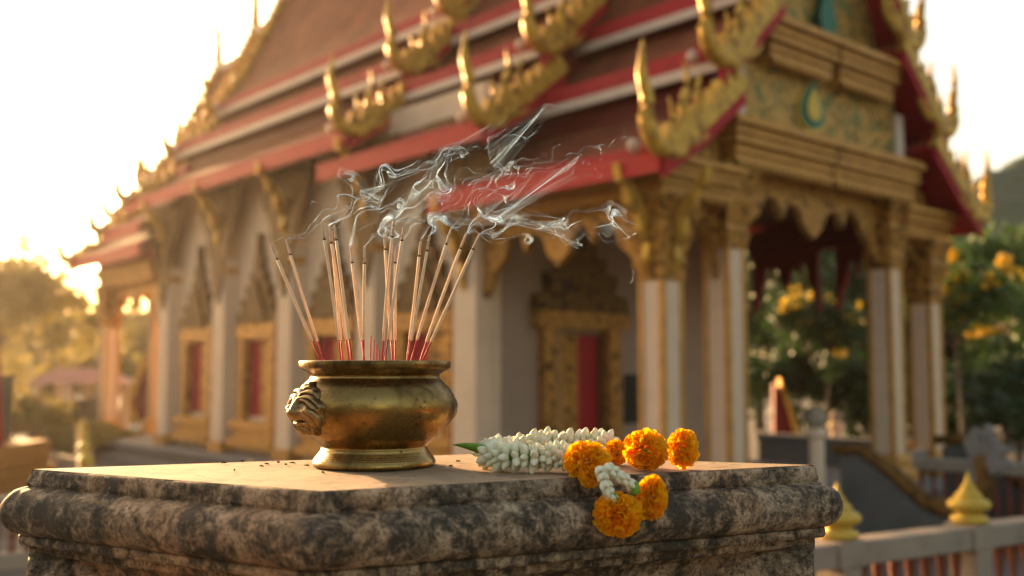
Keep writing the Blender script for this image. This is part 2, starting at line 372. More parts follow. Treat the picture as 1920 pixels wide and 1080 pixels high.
# columns of the porches
def column(t, s, top, capn=None):
    w_ = .205
    c = TB(); c.bx(t-w_, t+w_, s-w_, s+w_, -1.55, top-.55); o = part(c, 'column', 'shaft')
    g_ = TB(); e = .038
    for a in (-1, 1):
        for b in (-1, 1): g_.bx(t+a*w_-e*(1 if a < 0 else .45), t+a*w_+e*(.45 if a < 0 else 1)*1, s+b*w_-e*(1 if b < 0 else .45), s+b*w_+e*(.45 if b < 0 else 1), -1.55, top-.55) if False else g_.bx(t+a*(w_-.02)-e, t+a*(w_-.02)+e, s+b*(w_-.02)-e, s+b*(w_-.02)+e, -1.55, top-.56)
    part(g_, 'corner_strip', 'gold', o)
    k_ = TB()
    for z0, z1, w0, w1 in ((top-1.0, top-.75, .46, .56), (top-.75, top-.65, .5, .5), (top-.65, top-.3, .48, .70), (top-.3, top-.2, .62, .62), (top-.2, top+.12, .56, .8), (top+.12, top+.2, .84, .84)):
        x, y, z = T(t, s, z0); _, _, zz = T(t, s, z1); k_.frus(x, y, w0*K, z, w1*K, zz)
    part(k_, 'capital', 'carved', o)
    b_ = TB()
    for z0, z1, w0, w1 in ((FL, -1.82, .8, .8), (-1.82, -1.7, .7, .6), (-1.7, -1.6, .66, .66), (-1.6, -1.5, .58, .5)):
        x, y, z = T(t, s, z0); _, _, zz = T(t, s, z1); b_.frus(x, y, w0*K, z, w1*K, zz)
    part(b_, 'column_base', 'gold', o)
CT = (0, 1.45, 6.12, W)
for t, top in zip(CT, (2.2, 2.75, 2.75, 2.2)): column(t, 0, top)
for t, top in zip(CT, (2.2, 2.75, 2.75, 2.2)): column(t, 21.0, top)
# entablature and lace of the porches
def lace_poly(u0, u1, ztop, zmid, zlow, zend, n=4, foot=None):
    """hanging lace between two supports: deep points at the ends and the middle, scallops between"""
    L = u1-u0; pts = [(u0, ztop)]
    prof = [(0, zend), (.05, zend+.15), (.08, zend+.45), (.14, zend+.6), (.18, zmid), (.25, zmid+.06), (.29, zmid-.28), (.33, zmid+.02), (.40, zmid-.05), (.44, zlow+.18), (.5, zlow)]
    pr = prof+[(1-a, z) for a, z in reversed(prof[:-1])]
    return pts+[(u0+a*L, z) for a, z in pr]+[(u1, ztop)]
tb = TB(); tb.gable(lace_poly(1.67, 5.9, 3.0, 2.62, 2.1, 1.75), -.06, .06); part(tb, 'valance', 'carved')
tb = TB(); tb.gable(lace_poly(.22, 1.24, 2.5, 2.2, 2.0, 1.3), -.06, .06); part(tb, 'valance', 'carved')
tb = TB(); tb.gable(lace_poly(6.33, 7.35, 2.5, 2.2, 2.0, 1.3), -.06, .06); part(tb, 'valance', 'carved')
tb = TB(); tb.side(lace_poly(.22, 3.78, 2.5, 2.1, 1.55, 1.15), -.06, .06); part(tb, 'valance', 'carved')
for a, b in ((.22, 1.8), (2.2, 3.78)):
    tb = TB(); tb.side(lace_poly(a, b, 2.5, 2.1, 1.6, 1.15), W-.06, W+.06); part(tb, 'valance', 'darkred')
tb = TB(); tb.side(lace_poly(17.3, 20.8, 2.5, 2.1, 1.6, 1.15), -.06, .06); part(tb, 'valance', 'carved')
def cornice(t0, t1, s0, s1, z0, z1, steps=5):
    """stepped moulding: each course stands prouder than the one below"""
    c = TB(); h = (z1-z0)/steps
    for i in range(steps):
        e = .04+.04*i-(.03 if i % 2 else 0); zz = z0+h*i
        c.bx(t0-e, t1+e, s0-e, s1+e, zz, zz+h*.62); c.bx(t0-e+.04, t1+e-.04, s0-e+.04, s1+e-.04, zz+h*.62, zz+h)
    # dentil leaves below
    nn = max(2, int((t1-t0)/.16))
    if t1-t0 > .3:
        for i in range(nn): 
            t = t0+(t1-t0)*(i+.5)/nn; c.gable([(t-.06, z0), (t, z0-.12), (t+.06, z0)], s0-.06, s0-.02)
    nn = max(2, int((s1-s0)/.16))
    if s1-s0 > .3:
        for i in range(nn):
            s = s0+(s1-s0)*(i+.5)/nn; c.side([(s-.06, z0), (s, z0-.12), (s+.06, z0)], t0-.06, t0-.02)
    return c
part(cornice(-.3, 1.2, -.3, .3, 2.42, 2.9), 'cornice', 'gold')
part(cornice(6.37, W+.3, -.3, .3, 2.42, 2.9), 'cornice', 'gold')
part(cornice(-.28, .28, .36, 3.7, 2.42, 2.85), 'cornice', 'gold')
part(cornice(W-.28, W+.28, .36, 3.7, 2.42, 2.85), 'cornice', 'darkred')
part(cornice(-.28, .28, 17.3, 21.2, 2.42, 2.85), 'cornice', 'gold')
tb = TB(); tb.bx(-.3, .3, 17.25, 21.3, 2.86, 3.3); part(tb, 'frieze', 'pinkred')
tb = TB(); tb.gable([(.2, 2.92), (.25, 3.2), (1.1, 3.6), (1.1, 2.92)], -.2, .2); part(tb, 'side_gable_panel', 'carved'); tb = TB(); tb.gable([(W-.2, 2.92), (W-.25, 3.2), (W-1.1, 3.6), (W-1.1, 2.92)], -.2, .2); part(tb, 'side_gable_panel', 'carved')
part(cornice(1.2, 3.70, -.42, .3, 3.0, 3.66), 'cornice', 'gold'); part(cornice(3.84, 6.37, -.42, .3, 3.0, 3.66), 'cornice', 'gold')
tb = TB(); tb.bx(1.5, 6.1, -.3, .15, 3.66, 4.72); part(tb, 'pediment', 'carved_green')
tb = TB(); tb.bx(1.3, 1.55, -.36, .1, 3.72, 4.5); part(tb, 'pediment_post', 'band')
tb = TB(); tb.bx(6.02, 6.28, -.36, .1, 3.72, 4.5); part(tb, 'pediment_post', 'band')
part(cornice(2.0, 3.60, -.5, .2, 4.66, 5.32), 'cornice', 'gold'); part(cornice(3.95, 5.58, -.5, .2, 4.66, 5.32), 'cornice', 'gold')
tb = TB(); tb.gable([(1.9, 5.3), (2.1, 6.2), (TC, 9.2), (W-2.1, 6.2), (W-1.9, 5.3)], -.25, 0); part(tb, 'upper_pediment', 'carved_green')
tb = TB(); tb.gable([(TC-.14, 5.35), (TC-.25, 5.7), (TC, 6.4), (TC+.25, 5.7), (TC+.14, 5.35)], -.42, -.3); part(tb, 'upper_medallion', 'teal')
# emblem: green teardrop ring with gold heart on the pediment
def tear(cx, cz, w_, h_, n=20):
    return [(cx+w_*1.2*math.sin(a)*abs(math.sin(a/2)), cz+h_*math.cos(a)) for a in [2*math.pi*i/n for i in range(n)]]
for (w_, h_, mt, s_) in ((.42, .44, 'gold_bright', -.34), (.36, .38, 'teal', -.37), (.20, .27, 'gold_bright', -.40)):
    tb = TB(); tb.gable(tear(3.35, 4.2, w_, h_), s_, -.301); part(tb, 'emblem', mt)
# roofs
TIERS = [((-.8, 2.8), (.0, 3.3), (.95, 4.05)), ((.45, 4.25), (1.15, 4.8), (2.0, 5.6)), ((1.6, 5.62), (2.4, 6.75), (3.15, 8.2), (TC, 9.6))]
HC = [([(.34, .02), (.0, -.03), (-.28, .08), (-.43, .35), (-.41, .66), (-.52, .98), (-.49, 1.45)], [.09, .12, .13, .115, .095, .07, .012]),
      ([(.1, 0), (.33, .12), (.43, .4), (.34, .7), (.45, 1.0), (.38, 1.32)], [.10, .11, .095, .075, .05, .010]),
      ([(.33, .1), (.60, .33), (.71, .63), (.65, .93), (.76, 1.25)], [.10, .09, .07, .045, .010]),
      ([(-.08, 0), (.0, .22), (.12, .45), (.03, .76)], [.08, .07, .045, .008]),
      ([(.5, .15), (.78, .3), (.92, .52), (.90, .78)], [.07, .06, .04, .008])]
def catmull(P, n):
    out = []
    for i in range(len(P)-1):
        p0, p1, p2, p3 = P[max(i-1, 0)], P[i], P[i+1], P[min(i+2, len(P)-1)]
        for k_ in range(n):
            t = k_/n; out.append(.5*((2*p1)+(p2-p0)*t+(2*p0-5*p1+4*p2-p3)*t*t+(3*p1-p0-3*p2+p3)*t**3))
    return out+[P[-1]]
def mir(p): return [(W-u, v) for u, v in p]
def roof(s0, s1, dz, front=True, rear=True, up=3, droop=0):
    """one telescoping section: three tiers a side, border tiles, fascia, gilded gable ends"""
    root = None
    for side in (0, 1):
        for k_, tier in enumerate(TIERS[:up]):
            m_ = (lambda p: [(W-u, v) for u, v in p]) if side else (lambda p: p)
            up_ = [(u, v+dz) for u, v in tier]; lo_ = [(u, v+dz-.09) for u, v in tier]
            tb = TB(); poly = m_(up_+lo_[::-1]); tb.gable(poly, s0, s1)
            if root is None: root = part(tb, 'roof', 'tile'); tl = root
            else: tl = part(tb, 'roof_tier', 'tile', root)
            # red soffit under the tiles
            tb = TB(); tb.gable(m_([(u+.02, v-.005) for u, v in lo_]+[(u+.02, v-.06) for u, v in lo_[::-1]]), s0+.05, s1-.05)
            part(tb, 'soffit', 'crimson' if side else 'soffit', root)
            (ua, va), (ub, vb) = up_[0], up_[1]; d = math.hypot(ub-ua, vb-va); dx, dy = (ub-ua)/d, (vb-va)/d
            # border course of red tiles along the eave
            wd = .36 if k_ else .22
            hb = .25 if k_ else .07
            tb = TB(); tb.gable(m_([(ua-.045, va+.012), (ua+dx*wd, va+dy*wd+.012), (ua+dx*wd, va+dy*wd+.06), (ua+.05, va+hb), (ua-.045, va+hb)]), s0+.01, s1-.01)
            part(tb, 'border_tile', 'red', root)
            tb = TB(); tb.gable(m_([(ua-.05, va-(.14 if k_ else .27)), (ua-.003, va-.14), (ua-.003, va+.008), (ua-.05, va+.008)]), s0+.01, s1-.01)
            part(tb, 'fascia', 'band' if k_ else 'pinkred', root)
            if k_:   # riser between the tiers
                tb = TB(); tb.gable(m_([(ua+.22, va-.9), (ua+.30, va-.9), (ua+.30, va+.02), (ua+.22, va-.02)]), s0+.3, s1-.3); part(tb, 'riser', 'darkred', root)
            for end, fl in ((s0, front), (s1, rear)):
                if not fl: continue
                e0, e1 = (end-.1, end+.06) if end == s0 else (end-.06, end+.1)
                # gilded bargeboard with flame teeth
                path = [(u, v) for u, v in up_]; outer = []; inner = []
                for j in range(len(path)-1):
                    (u0, v0), (u1, v1) = path[j], path[j+1]; L = math.hypot(u1-u0, v1-v0); ax, ay = (u1-u0)/L, (v1-v0)/L
                    nt_ = max(2, int(L/.24))
                    for q in range(nt_):
                        a0 = L*q/nt_; a1 = L*(q+.75)/nt_
                        outer += [(u0+ax*a0-ay*.08, v0+ay*a0+ax*.08), (u0+ax*a1-ay*.30, v0+ay*a1+ax*.30)]
                    inner += [(u0+ay*.10, v0-ax*.10), (u1+ay*.10, v1-ax*.10)]
                tb = TB(); 
                for q in range(len(outer)//2):
                    pass
                tb.gable(m_(outer+inner[::-1]), e0, e1); bb = part(tb, 'bargeboard', 'gold_edge', root)
                tb = TB(); tb.gable(m_([(u, v-.10) for u, v in path]+[(u, v-.34) for u, v in path[::-1]]), e0+.03, e1-.03)
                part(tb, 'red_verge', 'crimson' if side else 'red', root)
                tb = TB()
                for cv, rd_ in HC:
                    q_ = catmull([Vector((*p_, 0)) for p_ in m_([(ua+.10+u*.95, va+.02+v*.95) for u, v in cv])], 4)
                    rr_ = np.interp(np.linspace(0, 1, len(q_)), np.linspace(0, 1, len(rd_)), rd_)
                    tb.tube([T(p_.x, (e0+e1)/2, p_.y) for p_ in q_], [K*r__ for r__ in rr_], 8)
                part(tb, 'flame_finial', 'gold_edge', root, smooth=True)
                tb = TB(); x, y, z = T(W-(ua-.15) if side else ua-.15, end+(.35 if end == s0 else -.35), va+.1)
                tb.lathe([(.02, -.07), (.055, -.04), (.07, 0), (.055, .05), (.02, .08)], 10, (x, y, z)); part(tb, 'eave_knob', 'band', root)
    # ridge and gable infill
    zt = TIERS[up-1][-1][1]+dz
    if up == 3:
        tb = TB(); tb.bx(TC-.1, TC+.1, s0, s1, zt-.1, zt+.12); part(tb, 'ridge', 'band', root)
        for end, fl in ((s0, front), (s1, rear)):
            if fl:
                sg = -1 if end == s0 else 1
                tb = TB(); tb.side([(end, zt-.2), (end+sg*.3, zt+.3), (end+sg*.2, zt+1.0), (end+sg*.5, zt+1.7), (end+sg*.1, zt+1.2), (end, zt+.4)], TC-.1, TC+.1); part(tb, 'horn_finial', 'gold_edge', root)
    for end, fl in ((s0, front), (s1, rear)):
        if fl and dz > .2:
            a, b = (end+.3, end+.36) if end == s0 else (end-.36, end-.3)
            tb = TB(); tb.gable([(.2, 3.2+dz), (.9, 3.9+dz), (2.0, 5.3+dz), (TC, 9.3+dz), (W-2.0, 5.3+dz), (W-.9, 3.9+dz), (W-.2, 3.2+dz)], a, b); part(tb, 'gable_wall', 'darkred', root)
    return root
roof(-.72, 4.3, 0, True, False)
roof(2.9, 7.9, 1.05, True, False)
roof(6.85, 17.7, 1.6, True, True)
roof(16.9, 19.6, .95, False, True)
roof(16.8, 22.2, .35, False, True)
# door on the hall front, seen through the porch side
def door(tc):
    a, b = S0-.18, S0+.01
    f = TB(); f.bx(tc-.98, tc-.66, a, b, FL, .7); f.bx(tc+.66, tc+.98, a, b, FL, .7); f.bx(tc-1.15, tc+1.15, a-.04, b, .7, 1.0)
    d = part(f, 'door', 'carved')
    pr = [(1.2, 1.0), (1.15, 1.3), (.85, 1.35), (.9, 1.7), (.6, 1.75), (.62, 2.0), (.35, 2.05), (.36, 2.35), (.12, 2.5), (.05, 3.0)]
    p = TB(); p.gable([(tc-w_, z) for w_, z in pr]+[(tc+w_, z) for w_, z in reversed(pr)], a, b); part(p, 'pediment', 'lace_shaded', d)
    p = TB(); p.bx(tc-.64, tc+.10, S0+.1, S0+.16, FL+.1, .68); part(p, 'door_leaf', 'carved', d, label='gilded door leaf')
    p = TB(); p.bx(tc+.11, tc+.64, S0+.1, S0+.16, FL+.1, .68); part(p, 'door_leaf', 'red', d, label='red door leaf')
door(2.3)
tb = TB(); tb.bx(3.52, 3.9, S0-.03, S0+.01, -1.05, -.12); part(tb, 'dark_niche', 'black')  # flat black panel for the small dark window niche; its shade is painted
# low parapet walls at the porch sides and front
for a, b in ((.4, 1.2), (6.4, 7.3)): tb = TB(); tb.bx(a, b, -.1, .1, FL, -1.5); part(tb, 'low_wall', 'plinth')
tb = TB(); tb.bx(W-.1, W+.1, .3, 3.7, FL, -1.5); tb.bx(W-.16, W+.16, .3, 3.7, -1.5, -1.38); part(tb, 'low_wall', 'plinth')
# staircase with serpent railings
ts = thing('staircase', 'grey stone staircase rising to the temple porch behind the railing', 'stairs', (AX, AY, 0), TROT)
tb = TB()
for i in range(5): tb.bx(2.5, 5.1, -1.5-.34*(i+1), -1.46-.34*i, -2.5, FL-.11*(i+1))
tb.build('steps', M['plinth'], ts)
for t in (2.2, 5.2):
    tn = thing('serpent_railing', 'grey sloping stair wall with a gilded serpent rail, %s' % ('side nearest the pedestal' if t < 3 else 'far side of the stairs'), 'stair railing', (AX, AY, 0), TROT, 'serpent railings of the staircase')
    tb = TB(); tb.side([(-1.46, -2.5), (-1.46, -1.25), (-1.7, -1.22), (-2.1, -1.45), (-2.6, -1.85), (-3.0, -1.95), (-3.4, -1.95), (-3.4, -2.5)], t-.14, t+.14); tb.build('stair_wall', M['panel'], tn)
    cp = [(-1.3, -1.15), (-1.7, -1.12), (-2.1, -1.36), (-2.6, -1.74), (-3.0, -1.84), (-3.3, -1.7), (-3.42, -1.4), (-3.36, -1.15), (-3.5, -1.0)]
    tb = TB(); tb.tube([T(t, s, z) for s, z in cp], [.06, .07, .08, .09, .10, .11, .11, .09, .04], 10); tb.build('serpent_body', M['lace'], tn, smooth=True)
    tb = TB(); tb.side([(-3.2, -1.5), (-3.28, -1.2), (-3.16, -.95), (-3.3, -.75), (-3.4, -.95), (-3.45, -.7), (-3.55, -.95), (-3.78, -1.0), (-3.6, -1.1), (-3.8, -1.2), (-3.55, -1.3)], t-.08, t+.08); tb.build('serpent_head', M['plinth'], tn)
# ------------------------------------------------------------------ pedestal in the foreground
CP, SP = math.cos(PITCH), math.sin(PITCH)
def at(x, y, Y):
    """the point of the place seen at this spot of the photograph, Y metres ahead of the lens"""
    a = (x-960)/1900; b = (540-y)/1900; d = Y/(CP-SP*b)
    return Vector((a*d, Y, EYE+(SP+CP*b)*d))
PT = EYE-.191                                 # top of the slab
quad = [Vector(p) for p in ((-.908, 1.937), (-.297, 1.589), (.595, 2.022), (-.095, 2.270))]   # left, front, right, back
def ring(quad, seg, arcs):
    """base outline: list of (point, outward offset direction, arc-length)"""
    out = []; n_ = len(quad)
    ctr = sum(quad, Vector((0, 0)))/n_
    def nrm(a, b):
        d = (b-a).normalized(); nn = Vector((d.y, -d.x)); return nn if nn.dot((a+b)/2-ctr) > 0 else -nn
    for i in range(n_):
        p = quad[i]; q = quad[(i+1) % n_]; pr = quad[i-1]
        n0 = nrm(pr, p); n1 = nrm(p, q); h = (n0+n1).normalized(); m = h/max(.3, h.dot(n0))
        if i in arcs:
            for k_ in range(9):
                f = k_/8; nn = (n0*(1-f)+n1*f).normalized(); out.append((p, nn*(1+.12*math.sin(math.pi*f))))
        else: out.append((p, m))
        L = (q-p).length; ns = max(2, int(L/seg)); m0 = n1
        for k_ in range(1, ns): out.append((p+(q-p)*(k_/ns), n1))
    return out
rg = ring(quad, .006, (0, 2))
# fix the mitred corners: neighbours keep the plain normal, so spread the mitre over the first centimetres
prof = [(-.004, 0), (.000, -.0015), (.0035, -.005), (.005, -.010), (.0055, -.020), (.007, -.025), (.006, -.030), (.004, -.032)]
for i in range(0, 15):
    a = math.pi*(.40-.0*i)-(math.pi*.93)*i/14+math.pi*.06; prof.append((.008+.040*math.cos(a)*1.0, -.077+.043*math.sin(a)))
prof += [(.012, -.119), (.017, -.1215), (.018, -.133), (.014, -.139), (.002, -.141), (-.006, -.143), (-.007, -.153), (-.011, -.159), (-.026, -.162)]
for i in range(1, 9):
    a = math.pi/2*i/8; prof.append((-.026-.046*math.sin(a), -.162-.085*(1-math.cos(a))))
prof += [(-.072, -.35), (-.072, -1.25), (-.02, -1.33), (.03, -1.36), (.03, -1.50), (.06, -1.55), (.06, -PT+.002)]
vs = []; m = len(rg)
for j, (pr, z) in enumerate(prof):
    for i, (p, nn) in enumerate(rg):
        q = p+nn*pr; P3 = Vector((q.x, q.y, PT+z))
        if j > 0 and z > -.4:
            amp = .0022*noise.noise(P3*9)+.0016*noise.noise(P3*28)+.0010*noise.noise(P3*70)
            if 1 <= j <= 7: amp += .0020*noise.noise(P3*40+Vector((5, 1, 2)))-.0035*max(0, noise.noise(P3*22+Vector((9, 9, 9)))-.15)*3
            if z > -.03: amp = min(amp, .002)
            P3 += Vector((nn.x, nn.y, 0))*amp*1.4
            if 2 < j: P3.z += amp*.8
        vs.append(P3)
fs = []
for j in range(len(prof)-1):
    for i in range(m): fs.append((j*m+i, j*m+(i+1) % m, (j+1)*m+(i+1) % m, (j+1)*m+i))
ped = thing('stone_pedestal', 'weathered plaster pedestal with rounded moulding and mould stains holding the brass censer', 'pedestal', (0, 0, 0))
pb = MB(); pb.v = [tuple(p) for p in vs]; pb.f = fs
o = pb.build('moulding', M['stone'], ped, smooth=True)
# worn slab top: gently uneven sheet inside the rim
top = MB(); NG = 110
q0, q1, q2, q3 = [quad[i] for i in range(4)]
ctr = (q0+q1+q2+q3)/4
for i in range(NG+1):
    for j in range(NG+1):
        u = i/NG; v = j/NG
        p = (q0*(1-u)+q1*u)*(1-v)+(q3*(1-u)+q2*u)*v; edge = min(u, 1-u, v, 1-v)
        P3 = Vector((p.x, p.y, 0)); z = (.0007*noise.noise(P3*30)+.0006*noise.noise(P3*80)+.0011*noise.noise(P3*7)) if edge > 0 else 0
        p = p+(ctr-p).normalized()*.0040 if edge <= 0 else p
        top.v.append((p.x, p.y, PT+.0004+z*min(1, edge*20)))
for i in range(NG):
    for j in range(NG): top.f.append((i*(NG+1)+j, (i+1)*(NG+1)+j, (i+1)*(NG+1)+j+1, i*(NG+1)+j+1))
top.build('slab_top', M['stone_top'], ped, smooth=True)
# ------------------------------------------------------------------ brass censer
PX, PY = -.2687, 2.0; S = 1/950*1.0
censer = thing('brass_censer', 'round aged brass incense pot with a lion face on its side, full of joss sticks', 'incense pot', (PX, PY, PT+.0008))
def py(y): return (881.3-y)*S*.962
bp = [(60, 881), (111, 881.3), (113.5, 879), (113.5, 872), (112, 869), (111, 867.5), (111, 866), (108.6, 864.5), (108.5, 862.5), (106, 861), (105.6, 859), (103.5, 857.5), (102.5, 855), (100.5, 853), (99, 850), (98.6, 847), (97, 845), (96.4, 842.6), (98, 841), (104, 836), (113, 829.5), (121, 822.5), (129, 814), (137, 803), (143.5, 792), (147.8, 782), (149.8, 772), (150, 764), (148.8, 755), (146, 746), (141.5, 737), (135.5, 729), (129, 722), (123, 716), (119.5, 712.5), (119.8, 711), (118.8, 709.6), (119.5, 707), (122, 704.5), (126, 701.5), (131, 698.5), (136, 696), (139, 694.4), (140.6, 692), (140.8, 684), (140.2, 681), (138.6, 679.6), (134, 679.4), (130, 680.2), (126, 684), (121, 695), (118.5, 706), (118, 712)]
mb = MB(); mb.lathe([(r*S, py(y)) for r, y in bp], 128, caps=False)
body = mb.build('body', M['brass'], censer, smooth=True)
sd_ = body.modifiers.new('sub', 'SUBSURF'); sd_.levels = sd_.render_levels = 1
mb = MB(); mb.lathe([(.0005, py(697)), (.04, py(697)), (.08, py(697.5)), (.1245, py(700))], 48, caps=False)
o = mb.build('ash_bed', M['ash'], censer, smooth=True)
def brass_r(z):
    pts = sorted((py(y), r*S) for r, y in bp if 711.5 < y < 842.7)
    for (z0, r0), (z1, r1) in zip(pts, pts[1:]):
        if z0 <= z <= z1: return r0+(r1-r0)*(z-z0)/(z1-z0)
    return pts[0][1] if z < pts[0][0] else pts[-1][1]
def sstep(a, b, x): x = max(0, min(1, (x-a)/(b-a))); return x*x*(3-2*x)
def lion(phi0):
    """a raised face worked on the belly: u runs round the pot, v up, h stands out from the wall (metres)"""
    G = lambda u, v, a, b, s1, s2: math.exp(-((u-a)/s1)**2-((v-b)/s2)**2)
    def h(u, v):
        u = u/1.38; v = v/1.02; au = abs(u)
        # outline: pointed mane tips above, beard below
        r = math.hypot(u/.043, (v+.003)/.046); th = math.atan2(v, u)
        edge = 1.02+.07*math.cos(3*th+1.5)*(v > 0)+.05*math.sin(9*th)
        m_ = sstep(edge, edge-.13, r)
        if m_ <= 0: return -.004
        H = .0085*m_+.010*math.exp(-(r*1.15)**2)
        # mane locks sweep back from the brow
        ph = th+2.2*r*(1 if v > 0 else .6)*(1 if u > 0 else -1)
        locks = abs(math.sin(ph*6.0+(.6 if u > 0 else 0)))
        H += m_*sstep(.35, .6, r)*(.0078*locks**.6-.0050)
        # brow ridges, eyes, cheeks, muzzle, nose, lips, chin
        H += .0060*G(au, v, .011, .0155-.15*(au-.011), .0085, .0035)
        H -= .0085*G(au, v, .0120, .0070, .0068, .0050); H += .0072*G(au, v, .0120, .0066, .0036, .0030)
        H += .0065*G(au, v, .0215, -.0045, .0075, .0085)
        H += .0125*G(u, v, 0, .002, .0055, .014)+.0165*G(u, v, 0, -.0085, .0105, .0085)
        H += .0050*G(u, v, 0, -.0040, .0060, .0040)
        H -= .0050*G(au, v, .0042, -.0062, .0018, .0016)
        H -= .0105*G(u, v+.9*au*au*10, 0, -.0178, .0145, .0020)
        H += .0085*G(u, v, 0, -.0225, .0090, .0035); H -= .0035*G(u, v, 0, -.0285, .012, .0022)
        H += .0030*m_*sstep(-.022, -.034, v)*math.sin(u*900+3*math.sin(v*200))
        H -= .0022*G(u, v, 0, .018, .0016, .010)
        return H*1.0-max(0, H-.022)*.45
    NU, NV = 130, 140; mb = MB(); z0 = py(768)
    for i in range(NU+1):
        for j in range(NV+1):
            u = (-1+2*i/NU)*.072; v = (-1+2*j/NV)*.054; z = z0+v
            r0 = brass_r(z); e = .001; sl = (brass_r(z+e)-brass_r(z-e))/(2*e); nz = -sl/math.hypot(1, sl); nr = 1/math.hypot(1, sl)
            ph = phi0+u/.155; hh = h(u, v); r_ = r0+hh*nr*.9+.0*nz
            mb.v.append((r_*math.sin(ph), -r_*math.cos(ph), z+hh*nz*.5))
    for i in range(NU):
        for j in range(NV):
            q = (i*(NV+1)+j, (i+1)*(NV+1)+j, (i+1)*(NV+1)+j+1, i*(NV+1)+j+1)
            uu = [(-1+2*a/NU)*.072 for a in (i, i+1)]; vv = [(-1+2*a/NV)*.054 for a in (j, j+1)]
            if max(h(a, b) for a in uu for b in vv) > -.0035: mb.f.append(q)
    o = mb.build('lion_head', M['brass_dark'], censer, smooth=True)
lion(R(-50)); lion(R(130))
# ------------------------------------------------------------------ joss sticks: tip pixel, foot pixel, depth of foot and tip behind the pot's centre
STK = [((507,455),(602,678),-.01,-.03),((536,449),(609,678),.03,.05),((603,415),(639,678),-.02,-.04),((617,424),(655,678),.02,.0),((627,421),(660,678),-.04,-.02),((621,428),(643,678),.05,.06),
  ((657,462),(684,678),.04,.05),((684,461),(682,678),-.03,-.02),((721,437),(737,678),.06,.08),((739,411),(717,678),-.02,-.04),((758,421),(722,678),-.05,-.03),((741,462),(741,678),.03,.05),
  ((789,450),(762,678),.02,.04),((806,440),(764,678),-.04,-.05),((847,427),(771,678),-.01,-.02),((875,437),(788,678),.03,.03),((900,438),(791,678),-.02,-.05)]
PLACE = ['leftmost, leaning far left', 'second from the left, leaning left above the lion face', 'tallest of the left bundle, its leftmost tip', 'in the left bundle, crossing over its neighbour', 'rightmost tip of the left bundle', 'at the back of the left bundle, mostly hidden',
  'short, just right of the left bundle, leaning slightly left', 'short and upright, left of the stubs', 'left tip of the middle bundle', 'tallest of all, in the middle bundle', 'right tip of the middle bundle, leaning right', 'upright and partly hidden in the middle bundle',
  'left one of the pair right of the middle', 'right one of the pair right of the middle', 'third from the right, leaning right', 'second from the right, leaning right', 'rightmost, leaning far right']
zb = PT+py(698)
tips = []
for (tp, ft, df, dt), pl in zip(STK, PLACE):
    a = at(*ft, PY+df); b = at(*tp, PY+dt); d = (b-a).normalized(); a = a-d*.035; L = (b-a).length
    st = thing('incense_stick', 'joss stick in the brass pot, '+pl, 'incense stick', a, 0, 'joss sticks burning in the brass pot')
    tips.append(b)
    redend = .035+(.040+.004*rng.random()); ring_ = L-.033-.004*rng.random(); bend = Vector((rng.normal()*.0015, rng.normal()*.0015, 0))
    P = lambda s: d*s+bend*math.sin(math.pi*s/L)
    mb = MB(); mb.tube([P(0), P(redend*.5), P(redend+.004)], .0017, 8); mb.build('bamboo_core', M['stickred'], st, smooth=True)
    mb = MB(); mb.tube([P(redend), P(redend+.002)]+[P(redend+(ring_-redend)*k_/6) for k_ in range(1, 7)], [.0020, .0030]+[.0030+.0002*rng.random() for k_ in range(6)], 8); mb.build('incense_paste', M['stick'], st, smooth=True)
    mb = MB(); mb.tube([P(ring_), P(ring_+.0016), P(ring_+.003)], (.0028), 8); mb.build('charred_ring', M['char'], st)
    nb = 8; mb = MB(); mb.tube([P(ring_+.003+(L-ring_-.003)*k_/nb)+Vector((rng.normal(), rng.normal(), 0))*.0003 for k_ in range(nb+1)], [.0027, .0027, .0026, .0027, .0025, .0026, .0024, .0022, .0014], 8); mb.build('ash_tip', M['tipash'], st, smooth=True)
for x, y0, pl in ((694, 630, 'tallest red stub'), (700, 637, 'middle red stub'), (705, 645, 'shortest red stub, with a curl of ash'), (710, 655, 'lowest stub, beside the curl of ash')):
    a = at(x, 678, PY-.02); b = at(x+1.5, y0, PY-.02); a.z = zb
    mb = MB(); mb.tube([Vector((0, 0, 0)), b-a], [.0013, .0012], 8)
    o = mb.build('incense_stub', M['stickred'], None, a); tag(o, 'burnt-out incense stub in the pot, '+pl, 'incense stub', 'burnt-out stubs in the pot')
# ------------------------------------------------------------------ flowers on the slab
def petals(nd, r, petal_len, wid, seed, squash=(1, 1, 1), core=.55, lobes=None):
    """ruffled bloom: a ball packed with wavy petals; returns verts, quads"""
    rr = np.random.default_rng(seed); V = []; F = []; NU, NVp = 5, 4
    for i in range(nd):
        ct = 1-2*(i+.5)/nd; th = i*2.399963; st_ = math.sqrt(1-ct*ct)
        D = Vector((st_*math.cos(th), st_*math.sin(th), ct))
        D = (D+Vector(rr.normal(0, .10, 3))).normalized()
        A = D.orthogonal().normalized(); A = (Matrix.Rotation(rr.random()*6.28, 3, D) @ A); B = D.cross(A)
        pl = petal_len*(.8+.4*rr.random()); ww = wid*(.75+.5*rr.random()); ph = rr.random()*6.28; fr = rr.integers(2, 4); b0 = len(V)
        rad = r*(core+.0*i)*(.9+.2*rr.random()); curl = rr.normal(.25, .25)
        for j in range(NVp+1):
            v = j/NVp
            for k_ in range(NU+1):
                u = -1+2*k_/NU
                wv = ww*(.35+.65*v**.6)
                P = D*(rad+pl*v*(1-.10*u*u*(v > .9)))+A*(u*wv)+B*(math.sin(u*fr*2.2+ph)*wv*.34*v+curl*pl*v*v*.55)
                V.append((P.x*squash[0], P.y*squash[1], P.z*squash[2]))
        for j in range(NVp):
            for k_ in range(NU):
                q = b0+j*(NU+1)+k_; F.append((q, q+1, q+NU+2, q+NU+1))
    return np.array(V), np.array(F)
